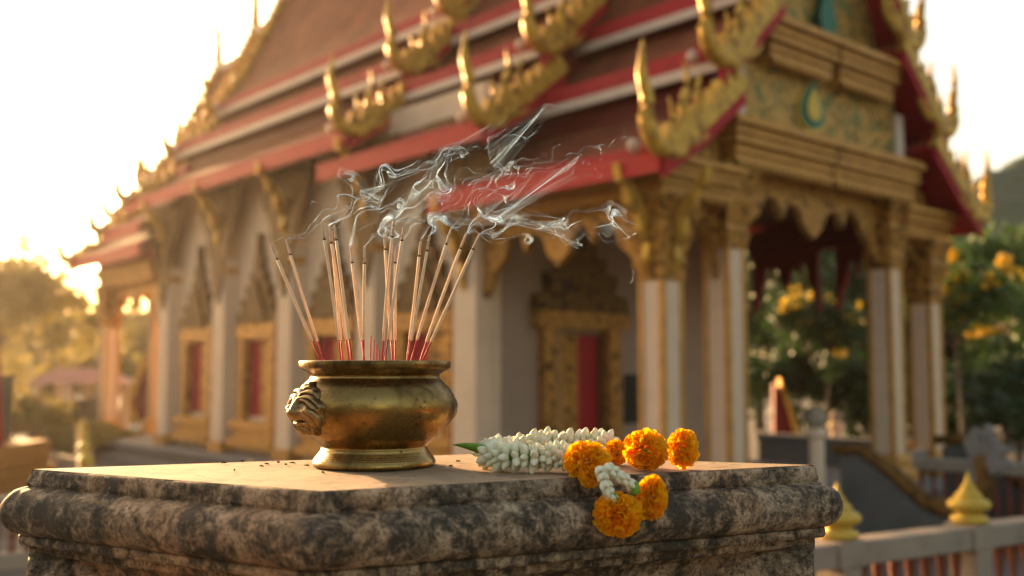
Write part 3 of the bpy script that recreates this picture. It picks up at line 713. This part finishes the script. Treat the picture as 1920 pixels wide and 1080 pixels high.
def bloom(name, px, py_, Y, wpx, hpx, seed, parent=None, tilt=None, label=None, nd=270):
    c = at(px, py_, Y); r = wpx/2/1900*Y; sz = hpx/wpx
    v, f = petals(nd, r, r*.52, r*.21, seed, (1, .92, sz), .48)
    v = v*(r/np.quantile(np.linalg.norm(v/np.array([1, .92, sz]), axis=1), .98))
    return c, r, v, f
def standalone(px, py_, Y, wp, hp, seed, label, rest=None):
    c, r, v, f = bloom('', px, py_, Y, wp, hp, seed)
    if rest is not None:
        lift = rest-(c.z+v[:, 2].min()); c = c+Vector((0, 0, lift))
    t = thing('marigold', label, 'flower', (c.x, c.y, c.z), 0, 'loose marigold heads on the slab')
    o = fastmesh('petals', v, f, M['marigold'], t, None, True)
    mb = MB(); mb.lathe([(.001, -r*.7), (r*.12, -r*.6), (r*.2, -r*.2), (r*.25, 0), (.001, .1*r)], 12); mb.build('calyx', M['green'], t, smooth=True)
    return t
standalone(1156, 852, 1.985, 50, 52, 11, 'small marigold head behind the jasmine, half hidden between two bigger blooms', PT)
standalone(1211, 846, 1.90, 88, 80, 12, 'large round orange marigold head on the slab, between two others', PT)
standalone(1281, 846, 1.93, 64, 76, 13, 'rightmost orange marigold head, standing alone at the right on the slab', PT)
gl = thing('flower_garland', 'jasmine bud garland with orange marigolds draped over the edge of the pedestal', 'garland', (0, 0, 0))
c, r, v, f = bloom('', 1102, 858, 1.80, 92, 80, 21); c.z = PT-v[:, 2].min()-.012
fastmesh('marigold_bloom', v, f, M['marigold'], gl, c, True)
c, r, v, f = bloom('', 1106, 892, 1.772, 44, 48, 22); fastmesh('marigold_bloom', v, f, M['marigold'], gl, c, True)
c, r, v, f = bloom('', 1159, 965, 1.745, 99, 86, 23); fastmesh('marigold_bloom', v, f, M['marigold'], gl, c, True); m5 = c
c, r, v, f = bloom('', 1223, 933, 1.775, 62, 86, 24); fastmesh('marigold_bloom', v, f, M['marigold'], gl, c, True); m6 = c
# jasmine buds
def bud_mesh(L, r, n=9):
    pr = [(0, 0), (.55, .02), (.92, .16), (1, .36), (.93, .56), (.74, .74), (.42, .9), (.12, .985), (0, 1)]
    mb = MB(); mb.lathe([(max(.0004, a*r), b*L) for a, b in pr], n, caps=False); return mb
bud0 = bud_mesh(.0245, .0078); me_bud = bpy.data.meshes.new('jasmine_bud'); me_bud.from_pydata(bud0.v, [], bud0.f); me_bud.materials.append(M['jasmine']); me_bud.polygons.foreach_set('use_smooth', [True]*len(me_bud.polygons))
path = [at(1106, 880, 1.83), at(1075, 880, 1.85), at(1035, 880, 1.865), at(990, 880, 1.86), at(945, 878, 1.87), at(918, 870, 1.92), at(925, 860, 1.99), at(965, 855, 2.04), at(1015, 850, 2.07), at(1065, 850, 2.08), at(1110, 855, 2.07), at(1140, 862, 2.03)]
SR = .016
for i, p in enumerate(path): p.z = PT+SR+.0135+(.010 if i > 7 else 0)
def catmull(P, n):
    out = []
    for i in range(len(P)-1):
        p0, p1, p2, p3 = P[max(i-1, 0)], P[i], P[i+1], P[min(i+2, len(P)-1)]
        for k_ in range(n):
            t = k_/n; out.append(.5*((2*p1)+(p2-p0)*t+(2*p0-5*p1+4*p2-p3)*t*t+(3*p1-p0-3*p2+p3)*t**3))
    return out+[P[-1]]
cp = catmull(path, 20)
acc = [0]
for a, b in zip(cp, cp[1:]): acc.append(acc[-1]+(b-a).length)
def on(s):
    for i in range(len(acc)-1):
        if acc[i+1] >= s: t = (s-acc[i])/(acc[i+1]-acc[i]); return cp[i].lerp(cp[i+1], t), (cp[i+1]-cp[i]).normalized()
    return cp[-1], (cp[-1]-cp[-2]).normalized()
buds = []; s = 0; q = 0
while s < acc[-1]:
    p, d = on(s); a = d.cross(Vector((0, 0, 1))).normalized(); b = a.cross(d)
    for k_ in range(8):
        th = 2*math.pi*(k_+.5*(q % 2))/8; rad = a*math.cos(th)+b*math.sin(th)
        if rad.z < -.93: continue
        dr = (rad+d*(.25)+Vector(rng.normal(0, .10, 3))).normalized()
        sc = .78+.42*rng.random()
        buds.append((p+rad*.006, dr, sc, rng.random()*6))
    s += .0155; q += 1
buds.sort(key=lambda e: (e[0]+e[1]*.02-Vector((-.05, 0, 2.6))).length)
rest = MB()
for i, (p, dr, sc, tw) in enumerate(buds):
    rot = dr.to_track_quat('Z', 'Y').to_matrix() @ Matrix.Rotation(tw, 3, 'Z')
    tipz = (p+dr*.0225*sc).z
    if i < 97:
        o = bpy.data.objects.new('jasmine_bud', me_bud); COL.objects.link(o); o.parent = gl
        o.matrix_local = Matrix.Translation(p) @ rot.to_4x4() @ Matrix.Scale(sc, 4)
    else: rest.add([p+rot @ (Vector(v_)*sc) for v_ in bud0.v], bud0.f)
rest.build('jasmine_string', M['jasmine'], gl, smooth=True)['kind'] = 'stuff'
mb = MB(); mb.tube(cp, .006, 8); mb.build('garland_core', M['green'], gl, smooth=True)
# tassels: strings of paired open buds down to the hanging marigolds
def tassel(pts, seed):
    rr = np.random.default_rng(seed); c_ = catmull(pts, 12); mb = MB(); L = [0]
    for a, b in zip(c_, c_[1:]): L.append(L[-1]+(b-a).length)
    nn = int(L[-1]/.0115)
    for q in range(nn):
        s = L[-1]*(q+.5)/nn; i = next(k_ for k_ in range(len(L)-1) if L[k_+1] >= s); p = c_[i]; d = (c_[i+1]-c_[i]).normalized()
        a = d.cross(Vector((0, 1, .2))).normalized(); b = a.cross(d)
        for k_ in range(5):
            th = 2*math.pi*(k_+.5*(q % 2))/5; rad = a*math.cos(th)+b*math.sin(th); dr = (rad*.75+d*.9).normalized(); sc = .62+.15*rr.random()
            rot = dr.to_track_quat('Z', 'Y').to_matrix(); mb.add([p+rot @ (Vector(v_)*sc) for v_ in bud0.v], bud0.f)
    mb.build('jasmine_tassel', M['jasmine'], gl, smooth=True)
tassel([at(1122, 872, 1.745), at(1128, 890, 1.735), at(1136, 910, 1.73), at(1146, 932, 1.735)], 5)
tassel([at(1128, 872, 1.745), at(1150, 884, 1.74), at(1172, 900, 1.745), at(1186, 914, 1.755)], 6)
for (x, y, Y, w_) in ((1191, 914, 1.752, 12), (1150, 935, 1.735, 11)):
    c = at(x, y, Y); mb = MB(); mb.lathe([(.001, .012), (.005, .010), (w_/1000*.8, 0), (w_/1000*.7, -.010), (.001, -.014)], 10); mb.build('calyx', M['green'], gl, c, smooth=True)
mb = MB(); tipP, baseP = at(849, 834, 1.935), at(925, 846, 1.90); dl = baseP-tipP; NLf = 12
for i in range(NLf+1):
    f = i/NLf; p = tipP+dl*f+Vector((0, 0, .004*math.sin(math.pi*f))); wv = .0125*math.sin(min(1, f*1.15)*math.pi*.52)**1.1
    mb.v += [tuple(p+Vector((0, .004, wv*.45))), tuple(p+Vector((0, -.004, 0))), tuple(p+Vector((0, .003, -wv)))]
for i in range(NLf):
    q = i*3; mb.f += [(q, q+3, q+4, q+1), (q+1, q+4, q+5, q+2)]
o = mb.build('leaf', M['green'], gl, smooth=True)
so_ = o.modifiers.new('thick', 'SOLIDIFY'); so_.thickness = .0008
# crumbs and twigs left on the slab
for i, (x, y) in enumerate([(455, 868), (500, 873), (523, 870), (548, 871), (536, 874), (606, 889), (490, 877), (860, 868), (420, 871), (440, 885), (575, 876), (845, 877)]):
    a = (x-960)/1900; b = (540-y)/1900; d = (PT-EYE)/(SP+CP*b); p = Vector((a*d, (CP-SP*b)*d, PT+.0025))
    mb = MB(); L = .003+.006*rng.random(); mb.tube([(-L, 0, 0), (-L*.3, .002*rng.normal(), .002), (L*.4, .002*rng.normal(), .001), (L, 0, .001)], [.0006, .0018, .0015, .0004], 6)
    o = mb.build('crumb', M['char'], None, p); o.rotation_euler = (0, 0, rng.random()*3)
    tag(o, 'tiny dark crumb of burnt incense lying on the slab', 'crumb', 'burnt crumbs on the slab')
# ------------------------------------------------------------------ balustrades
def finial(parent, c, sc):
    mb = MB(); mb.lathe([(.10, 0), (.115, .02), (.115, .05), (.07, .07), (.085, .09), (.125, .12), (.135, .155), (.11, .185), (.075, .205), (.085, .22), (.07, .24), (.045, .26), (.05, .275), (.03, .30), (.016, .345), (.004, .40)], 20, (0, 0, 0))
    mb.v = [(x*sc, y*sc, z*sc*.82) for x, y, z in mb.v]; return mb.build('finial', M['gold_bright'], parent, c, smooth=True)
def balustrade(name, label, p0, p1, zr, posts, fs, bal=.14, cat='railing', rh=.14, rail='rail', balm='brown'):
    p0, p1 = Vector(p0), Vector(p1); d = p1-p0; L = d.length; rz = math.atan2(d.y, d.x)
    t = thing(name, label, cat, (p0.x, p0.y, 0), rz, 'balustrades round the temple yard')
    mb = MB(); mb.box(0, L, -.09, .09, zr-rh, zr); mb.build('top_rail', M[rail], t, bevel=.012)
    mb = MB(); mb.box(0, L, -.11, .11, 0, .16); mb.build('bottom_rail', M[rail], t, bevel=.01)
    for x in posts:
        mb = MB(); mb.box(x-.075, x+.075, -.105, .105, .16, zr-rh); mb.box(x-.10, x+.10, -.115, .115, zr-rh, zr+.012); mb.build('post', M[rail], t, bevel=.008); finial(t, (x, 0, zr+.012), fs)
    nb = min(95, int(L/bal))
    for i in range(nb):
        x = L*(i+.5)/nb
        if min([abs(x-q) for q in posts]+[9]) < .12: continue
        mb = MB(); z0, z1 = .16, zr-rh; h_ = z1-z0
        mb.lathe([(.03, z0), (.035, z0+.05), (.02, z0+.1), (.042, z0+h_*.35), (.035, z0+h_*.5), (.018, z0+h_*.7), (.035, z1-.05), (.03, z1)], 8, (x, 0, 0)); mb.build('baluster', M[balm], t, smooth=True)
    return t
p0, p1 = Vector((1.38, 5.70)), Vector((5.2, 7.85)); dd = (p1-p0).normalized()
balustrade('balustrade', 'whitewashed balustrade with gold finials and red-brown balusters at lower right', p0, p1, 1.0, [(Vector((1.885, 6.016))-p0).dot(dd), (Vector((2.924, 6.56))-p0).dot(dd), (Vector((3.98, 7.12))-p0).dot(dd)], 1.0)
balustrade('balustrade', 'pale balustrade farther back at the right edge below the trees', (4.9, 12.45), (8.4, 9.4), .92, [2.1], .9)
balustrade('balustrade', 'balustrade at left with gold finials, running back towards the small pavilion', (-4.4, 10.6), (-8.2, 19.5), .86, [.9, 3.1, 5.4, 8.0], .8)
balustrade('balustrade', 'balustrade running along the left side of the temple platform', (-6.9, 9.2), (-2.4, 11.9), .72, [.6, 2.9, 4.6], .8)

# ------------------------------------------------------------------ trees and bushes
def crown_mesh(c, rad, nleaf, size, seed, holes=.35, clumps=26, flat=.0):
    """leaf-sized faces gathered in clumps on limbs: uneven outline, gaps between the clumps"""
    r_ = np.random.default_rng(seed); cc = []
    for i in range(clumps):
        d = r_.normal(size=3); d /= np.linalg.norm(d); d[2] = abs(d[2])*1.0-.25*r_.random() if r_.random() < .75 else d[2]
        cc.append(d*(r_.random()**.45)*.82)
    cc = np.array(cc); k = r_.integers(0, clumps, nleaf); cr = (.16+.24*r_.random(clumps))[k][:, None]
    d = r_.normal(size=(nleaf, 3)); d /= np.linalg.norm(d, axis=1)[:, None]
    p = cc[k]+d*cr*(r_.random((nleaf, 1))**.4)
    p = p*np.array(rad)+np.array(c)
    nrm = d+r_.normal(size=(nleaf, 3))*.7; nrm /= np.linalg.norm(nrm, axis=1)[:, None]
    a = np.cross(nrm, r_.normal(size=(nleaf, 3))); a /= np.linalg.norm(a, axis=1)[:, None]; b = np.cross(nrm, a)
    L = size*(.6+.8*r_.random((nleaf, 1))); V = np.empty((nleaf, 4, 3))
    V[:, 0] = p-a*L; V[:, 1] = p-b*L*.42+nrm*L*.12; V[:, 2] = p+a*L; V[:, 3] = p+b*L*.42+nrm*L*.12
    return V.reshape(-1, 3), np.arange(nleaf*4).reshape(-1, 4), cc*np.array(rad)+np.array(c)
def tree(x, y, h, rad, label, mat, seed, nleaf=5000, size=.13, trunk=.16, name='tree', group='trees round the temple yard', blossoms=0, crown_z=None, clumps=26):
    t = thing(name, label, 'tree' if name != 'bush' else 'bush', (x, y, 0), 0, group)
    cz = crown_z or h-rad[2]
    v, f, cc = crown_mesh((0, 0, cz), rad, nleaf, size, seed, clumps=clumps)
    fastmesh('crown', v, f, M[mat], t)
    if blossoms:
        r_ = np.random.default_rng(seed+99); pick = cc[r_.integers(0, len(cc), 26)]+r_.normal(0, .12, (26, 3)); vs_ = []; fs_ = []
        for q in pick:
            v2, f2, _ = crown_mesh(tuple(q+np.array([0, -.25, .15])), (.13+.16*r_.random(), .2, .12+.14*r_.random()), blossoms, size*.6, int(r_.integers(1e6)), clumps=6)
            fs_.append(f2+len(vs_)*4*blossoms); vs_.append(v2)
        fastmesh('blossoms', np.vstack(vs_), np.vstack(fs_), M['blossom'], t)
    mb = MB(); r_ = random.Random(seed); lean = Vector((r_.uniform(-.3, .3), r_.uniform(-.3, .3), 0))
    tp = [Vector((0, 0, -.05)), lean*.2+Vector((0, 0, cz*.35)), lean*.6+Vector((0, 0, cz*.7)), lean+Vector((0, 0, cz+rad[2]*.3))]
    mb.tube(catmull(tp, 4), [trunk*(1.15-.075*i) for i in range(13)], 8)
    for q in cc[:12]:
        b = tp[2].lerp(tp[3], r_.random()*.7); q = Vector(q); mdl = b.lerp(q, .5)+Vector((0, 0, -.1*rad[2]))
        mb.tube([b, mdl, q], [trunk*.42, trunk*.28, trunk*.08], 6)
    mb.build('trunk', M['bark'], t, smooth=True)
    return t
def px(x, Y): return (x-960)/1900*Y
# left: loose trees with the low sun behind them
for i, (x, Y, h, rd, mt, lb, nl, sz) in enumerate([
    (5, 27, 6.0, (2.3, 1.8, 2.3), 'leaf_gold', 'golden backlit tree at the left edge, tallest on the left', 6500, .10),
    (105, 33, 5.6, (1.9, 1.8, 2.2), 'leaf_gold', 'thin backlit tree left of the temple roof tip, sky showing through', 3000, .11),
    (185, 40, 4.9, (1.6, 1.6, 1.7), 'leaf_gold', 'small loose backlit tree left of the rear columns', 2300, .12),
    (262, 44, 5.5, (1.6, 1.6, 1.9), 'leaf_gold', 'backlit tree seen between the rear porch columns', 2000, .12),
    (60, 50, 5.0, (4.6, 3.0, 2.5), 'leaf_gold', 'broad olive tree behind the pavilion at left', 11000, .16),
    (175, 54, 4.7, (4.5, 3.0, 2.4), 'leaf_gold', 'broad brownish tree behind the pavilion roof', 10000, .16),
    (300, 56, 4.4, (4.5, 3.0, 2.3), 'leaf_mid', 'broad green tree behind the rear porch', 8000, .17),
    (-40, 48, 5.4, (4.0, 3.0, 2.7), 'leaf_gold', 'olive tree cut by the left edge of the view', 8000, .17)]):
    tree(px(x, Y), Y, h, rd, lb, mt, 100+i, nl, sz, .14, clumps=34)
for i, (x, Y, h) in enumerate([(60, 24, 1.3), (120, 33, 2.2), (175, 22.5, .9), (20, 22, 1.6)]):
    tree(px(x, Y), Y, h, (1.3, 1.1, h*.48), ['round green bush before the small pavilion', 'dark bush behind the small pavilion', 'low bush right of the pavilion', 'green bush at the left edge under the golden tree'][i], 'leaf_gold', 140+i, 4500, .08, .06, 'bush', 'bushes at the left side of the yard')
# right: a dense dark belt of trees, yellow blossom in front
rt = [(1475, 30, 6.2, (2.6, 2.2, 2.7)), (1560, 27, 5.7, (2.4, 2.0, 2.5)), (1650, 31, 6.6, (2.8, 2.2, 2.9)), (1735, 27, 5.6, (2.4, 2.0, 2.5)), (1800, 32, 6.7, (3.0, 2.4, 3.0)), (1885, 25, 5.8, (2.5, 2.0, 2.7)), (1960, 29, 7.0, (3.0, 2.4, 3.1)), (1420, 33, 6.3, (2.6, 2.2, 2.7)), (2050, 26, 6.0, (2.8, 2.2, 2.8))]
rl = ['dark tree framed by the porch opening, left of its middle', 'dark tree framed by the right half of the porch opening', 'dense dark tree behind the right porch columns', 'dark tree just right of the temple columns', 'tall dense dark tree behind the yellow blossom', 'green leafy tree near the right edge', 'tall dark tree at the right edge', 'dark tree hidden mostly by the porch columns', 'dark tree beyond the right edge of the view']
for i, ((x, Y, h, rd), lb) in enumerate(zip(rt, rl)):
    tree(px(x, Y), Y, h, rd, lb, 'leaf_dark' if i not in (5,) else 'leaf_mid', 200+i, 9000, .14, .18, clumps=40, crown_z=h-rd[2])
for i, (x, Y, h) in enumerate([(1480, 24, 3.3), (1550, 24, 3.0), (1620, 25, 3.2), (1700, 23, 2.3), (1760, 21, 2.2), (1830, 20, 2.1), (1900, 20.5, 2.4), (1970, 22, 2.4)]):
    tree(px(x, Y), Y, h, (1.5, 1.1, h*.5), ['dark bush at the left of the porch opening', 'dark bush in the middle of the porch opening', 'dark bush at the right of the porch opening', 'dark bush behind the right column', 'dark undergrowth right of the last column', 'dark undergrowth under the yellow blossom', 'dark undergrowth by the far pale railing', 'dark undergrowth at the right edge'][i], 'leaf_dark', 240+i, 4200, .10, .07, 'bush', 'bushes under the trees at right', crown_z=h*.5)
tree(px(1800, 19), 19, 4.35, (1.35, 1.2, 1.25), 'slender tree with bright yellow blossom right of the temple', 'leaf_mid', 301, 2600, .09, .05, 'blossom_tree', blossoms=130, clumps=30)
tree(px(1905, 21), 21, 4.2, (1.0, 1.0, 1.1), 'smaller tree with scattered yellow blossom at the right edge', 'leaf_mid', 303, 2200, .09, .05, 'blossom_tree', blossoms=70, clumps=26)
tree(px(1540, 22), 22, 3.9, (1.2, 1.0, 1.2), 'tree with a few yellow flowers seen through the porch', 'leaf_dark', 302, 2600, .09, .05, 'blossom_tree', blossoms=14, clumps=30)
for i, (x, y, h) in enumerate([(-17, 8, 5.5), (-21, 13, 5.8), (-27, 19, 6.0), (-23, 5, 6.2), (-33, 26, 6.0), (-40, 17, 6.5)]):
    tree(x, y, h, (2.8, 2.4, 2.3), 'broad tree beyond the left edge of the view', 'leaf_gold', 500+i, 5000, .16, .16, group='trees beyond the left edge')
# unseen trees added behind the viewer to darken the brass reflections
for i, (x, y, h, rd) in enumerate([(-7, -9, 6, (2.6, 2, 2.4)), (-2.2, -11, 6.5, (2.8, 2, 2.6)), (7.5, -9, 6.2, (2.6, 2, 2.6)), (12, -4, 6, (2.6, 2, 2.5)), (-12, -4, 5.5, (2.5, 2, 2.3))]):
    tree(x, y, h, rd, 'unseen dark tree added behind the viewer for the brass to reflect', 'leaf_dark', 400+i, 5000, .16, .16, group='trees added behind the viewer')
# ------------------------------------------------------------------ pavilion, shrine edge, globe lamps
pv = thing('pavilion', 'small open pavilion with a faded pink roof and white posts beneath the trees at left', 'pavilion', (px(158, 26), 26, 0), .1)
mb = MB(); mb.add([(-1.1, -1.0, 1.62), (1.1, -1.0, 1.62), (1.1, 1.0, 1.62), (-1.1, 1.0, 1.62), (-.6, 0, 2.0), (.6, 0, 2.0)], [(0, 1, 5, 4), (1, 2, 5), (2, 3, 4, 5), (3, 0, 4), (0, 3, 2, 1)]); mb.build('roof', simple('faded_pink_tile', (.42, .20, .17), .7, 0, .2, 4), pv)
for x in (-.85, -.1, .85):
    for y in (-.8, .8): mb = MB(); mb.box(x-.09, x+.09, y-.09, y+.09, .25, 1.62); mb.build('post', M['white'], pv)
mb = MB(); mb.box(-1.1, 1.1, -1, 1, 0, .25); mb.build('base', M['plinth'], pv); mb = MB(); mb.box(-.8, .8, .3, .36, .25, 1.2); mb.build('back_wall', M['panel'], pv)
sh = thing('shrine', 'neighbouring shrine with a red and white gable edge on gilded base at left edge', 'shrine', (px(-98, 14), 14, 0), 0)
mb = MB(); mb.prism([(.72, .95), (.90, .95), (.74, 2.75), (.62, 2.95)], lambda u, v, w_: (u, w_, v), -.5, -.3); mb.build('gable_edge', M['band'], sh)
mb = MB(); mb.prism([(.90, .95), (.99, .95), (.82, 2.77), (.74, 2.75)], lambda u, v, w_: (u, w_, v), -.5, -.3); mb.build('gable_edge', M['red'], sh)
mb = MB(); mb.box(-1.0, .45, -.28, 1.0, .9, 1.9); mb.build('wall', M['panel'], sh); mb = MB(); mb.box(-1.1, 1.05, -.6, 1.2, 0, .6); mb.box(-1.05, .98, -.55, 1.1, .6, .95); mb.build('base', M['gold'], sh, bevel=.02)
for x, y, Y, r, lb in ((1530, 785, 13.4, .135, 'white globe lamp on a short pillar seen through the porch'), (1568, 781, 17, .10, 'smaller white globe lamp farther back right of the first')):
    c = at(x, y, Y); lm = thing('globe_lamp', lb, 'lamp', (c.x, c.y, 0), 0, 'globe lamps beyond the porch')
    mb = MB(); mb.lathe([(r*math.sin(a), c.z-r*math.cos(a)) for a in [.3+(math.pi-.32)*k_/10 for k_ in range(11)]], 16); mb.build('globe', M['rail'], lm, smooth=True)
    mb = MB(); mb.lathe([(.16, 0), (.16, .1), (.10, .14), (.10, c.z-r-.12), (.14, c.z-r-.08), (.14, c.z-r-.02), (.06, c.z-r+.02)], 12); mb.build('pillar', M['white'], lm)
for x, Y, lb, sg in ((1490, 19.5, 'red and orange sloping serpent gable seen through the porch', 1), (262, 33, 'red and white sloping gable edge seen between the rear porch columns', -1)):
    t = thing('sloping_gable', lb, 'gable', (px(x, Y), Y, -.7 if sg > 0 else 0), 0); q = Y/19.5
    mb = MB(); mb.prism([(-.45*sg*q, .2), (-.05*sg*q, .2), (.10*sg*q, .9), (-.30*sg*q, 2.3*q**.4), (-.42*sg*q, 2.4*q**.4)], lambda u, v, w_: (u, w_, v), 0, .2); mb.build('panel', M['darkred'], t)
    mb = MB(); mb.prism([(-.05*sg*q, .2), (.12*sg*q, .2), (.26*sg*q, .9), (.0, 1.6*q**.4), (-.30*sg*q, 2.5*q**.4), (-.30*sg*q, 2.3*q**.4), (.10*sg*q, .9)], lambda u, v, w_: (u, w_, v), -.05, .25); mb.build('edge', M['gold_edge'], t)

# ------------------------------------------------------------------ smoke: thin drifting sheets that roll up in the air
def smoke():
    r_ = np.random.default_rng(42); NM = 36
    lam = np.exp(r_.uniform(np.log(.020), np.log(.12), NM)); kk = 2*np.pi/lam; an = r_.uniform(0, 2*np.pi, NM)
    kx = kk*np.cos(an); kz = kk*np.sin(an); ky = kk*r_.normal(0, .30, NM); ph = r_.uniform(0, 6.28, NM); om = r_.normal(0, 1.1, NM)
    amp = .052*(lam/.08)**.6/np.sqrt(NM)*3.5
    def vel(P, t, age, rise_k):
        a = P[:, 0:1]*kx+P[:, 1:2]*ky+P[:, 2:3]*kz+om*t[:, None]+ph
        g = np.sin(a)*amp
        ux = -(g*np.sin(an)).sum(1); uz = (g*np.cos(an)).sum(1)
        f = np.clip(.45+age*1.5, 0, 1.6); x = (P[:, 0]-PX)
        rise = rise_k*(.085-.05*np.clip(age/2.2, 0, 1)); base = .080+.035*np.clip(age, 0, 2)
        uy = .25*(np.sin(a*.7+1)*amp).sum(1)
        return np.stack([base+ux*f, uy*f, rise+uz*f], 1)
    V = []; F = []; D = []; nb = 0
    src = [(tips[i], dur, wt, 1.0, .012) for i, dur, wt in ((1, 2.9, 1.0), (3, 2.6, 1.0), (4, 3.0, .8), (6, 2.2, .6), (8, 2.6, .8), (9, 2.9, .7), (12, 2.2, .7), (13, 2.6, .8), (14, 2.4, .9), (15, 2.0, .6), (16, 1.9, .9), (2, 3.1, .7), (10, 2.4, .5), (7, 2.0, .5), (5, 3.6, .8), (9, 3.8, .7), (11, 3.6, .7))]
    src += [(tips[i], dur, wt, ri, wd_) for i, dur, wt, ri, wd_ in ((16, 2.6, .9, .15, .010), (15, 2.4, .7, .35, .010), (13, 2.6, .6, .3, .012), (6, 2.8, .35, 1.2, .03), (9, 3.2, .35, 1.5, .03), (3, 3.0, .35, 1.1, .03), (12, 4.2, .22, 1.7, .03), (14, 4.4, .22, 2.0, .03), (10, 3.6, .25, 1.3, .03), (15, 3.4, .22, 1.2, .025), (8, 3.8, .25, 1.1, .03), (7, 2.4, .6, .7, .012), (1, 1.3, 1.0, .6, .010), (0, 1.0, .8, .5, .010), (16, 1.7, 1.1, -.5, .012), (15, 1.6, .8, -.2, .012), (16, 4.2, .5, .1, .03), (13, 4.4, .4, .25, .03))]
    for tip, dur, wt, rise_k, wd in src:
        NA = 700; NL = 7; ages = np.linspace(.0, dur, NA); lat = np.linspace(-.5, .5, NL)
        ld = np.array([.25, .85, .30])+r_.normal(0, .15, 3)
        A, Lt = np.meshgrid(ages, lat, indexing='ij'); A = A.ravel(); Lt = Lt.ravel()
        P = np.array(tip)[None]+Lt[:, None]*ld[None]*wd; now = 0.0
        steps = 44; ag = np.zeros_like(A); dt = A/steps
        for _ in range(steps):
            v1 = vel(P, ag-A, ag, rise_k); v2 = vel(P+v1*dt[:, None]*.5, ag+dt*.5-A, ag+dt*.5, rise_k); P = P+v2*dt[:, None]; ag = ag+dt
        G = P.reshape(NA, NL, 3); e = np.linalg.norm(np.diff(G, axis=0), axis=2)
        idx = np.arange(NA*NL).reshape(NA, NL)
        q = np.stack([idx[:-1, :-1], idx[:-1, 1:], idx[1:, 1:], idx[1:, :-1]], -1).reshape(-1, 4)
        stretch = (e[:, :-1]+e[:, 1:])/2/(dur/NA*.13); ok = (stretch < 3.0).ravel()
        st = np.interp(np.arange(NA), np.arange(NA-1)+.5, np.clip(np.median(stretch, axis=1), .4, 9))
        dens = wt*np.exp(-((ages/dur)**2)*1.6)/st**1.5*(.55+.45*np.sin(ages*9+r_.random()*6)**2)*np.clip(ages/.03, .3, 1)
        edge = 1-np.abs(lat*2)**4
        D.append((dens[:, None]*edge[None, :]).ravel()); V.append(P); F.append(q[ok]+nb); nb += len(P)
    V = np.vstack(V); F = np.vstack(F); D = np.concatenate(D)
    t = NT('incense_smoke'); nt_ = t.t; nt_.nodes.remove(t.b)
    at_ = t.n('ShaderNodeAttribute', attribute_name='wisp'); ge = t.n('ShaderNodeNewGeometry')
    dt_ = t.n('ShaderNodeVectorMath', operation='DOT_PRODUCT'); t.l(ge.outputs['Normal'], dt_.inputs[0]); t.l(ge.outputs['Incoming'], dt_.inputs[1])
    cs = t.math('MAXIMUM', t.math('ABSOLUTE', dt_.outputs['Value']), .03)
    tau = t.math('MULTIPLY', t.math('DIVIDE', at_.outputs['Fac'], cs), TAU)
    alpha = t.math('SUBTRACT', 1, t.math('POWER', 2.718, t.math('MULTIPLY', tau, -1)))
    tr = t.n('ShaderNodeBsdfTransparent'); df = t.n('ShaderNodeBsdfDiffuse'); tl = t.n('ShaderNodeBsdfTranslucent')
    df.inputs[0].default_value = tl.inputs[0].default_value = (.48, .72, 1, 1)
    m1 = t.n('ShaderNodeMixShader'); m1.inputs[0].default_value = .5; t.l(df.outputs[0], m1.inputs[1]); t.l(tl.outputs[0], m1.inputs[2])
    m2 = t.n('ShaderNodeMixShader'); t.l(alpha, m2.inputs[0]); t.l(tr.outputs[0], m2.inputs[1]); t.l(m1.outputs[0], m2.inputs[2]); t.l(m2.outputs[0], t.out.inputs[0])
    o = fastmesh('smoke', V, F, t.m, None, None, True)
    a_ = o.data.attributes.new('wisp', 'FLOAT', 'POINT'); a_.data.foreach_set('value', D.astype(np.float32))
    tag(o, 'thin bluish white smoke curling up from the joss sticks and drifting right', 'smoke', None, 'stuff')
TAU = .135
smoke()

# ------------------------------------------------------------------ evening haze
def haze(density, aniso):
    mb = MB(); mb.box(-320, 320, -140, 520, -1.0, 21)
    t = NT('evening_haze'); t.t.nodes.remove(t.b)
    v = t.n('ShaderNodeVolumePrincipled'); v.inputs['Density'].default_value = density; v.inputs['Color'].default_value = (1, .92, .80, 1); v.inputs['Anisotropy'].default_value = aniso
    t.l(v.outputs[0], t.out.inputs['Volume'])
    o = mb.build('haze', t.m); o['kind'] = 'stuff'; o['label'] = 'warm evening haze in the air round the temple'
haze(.0005, .76)
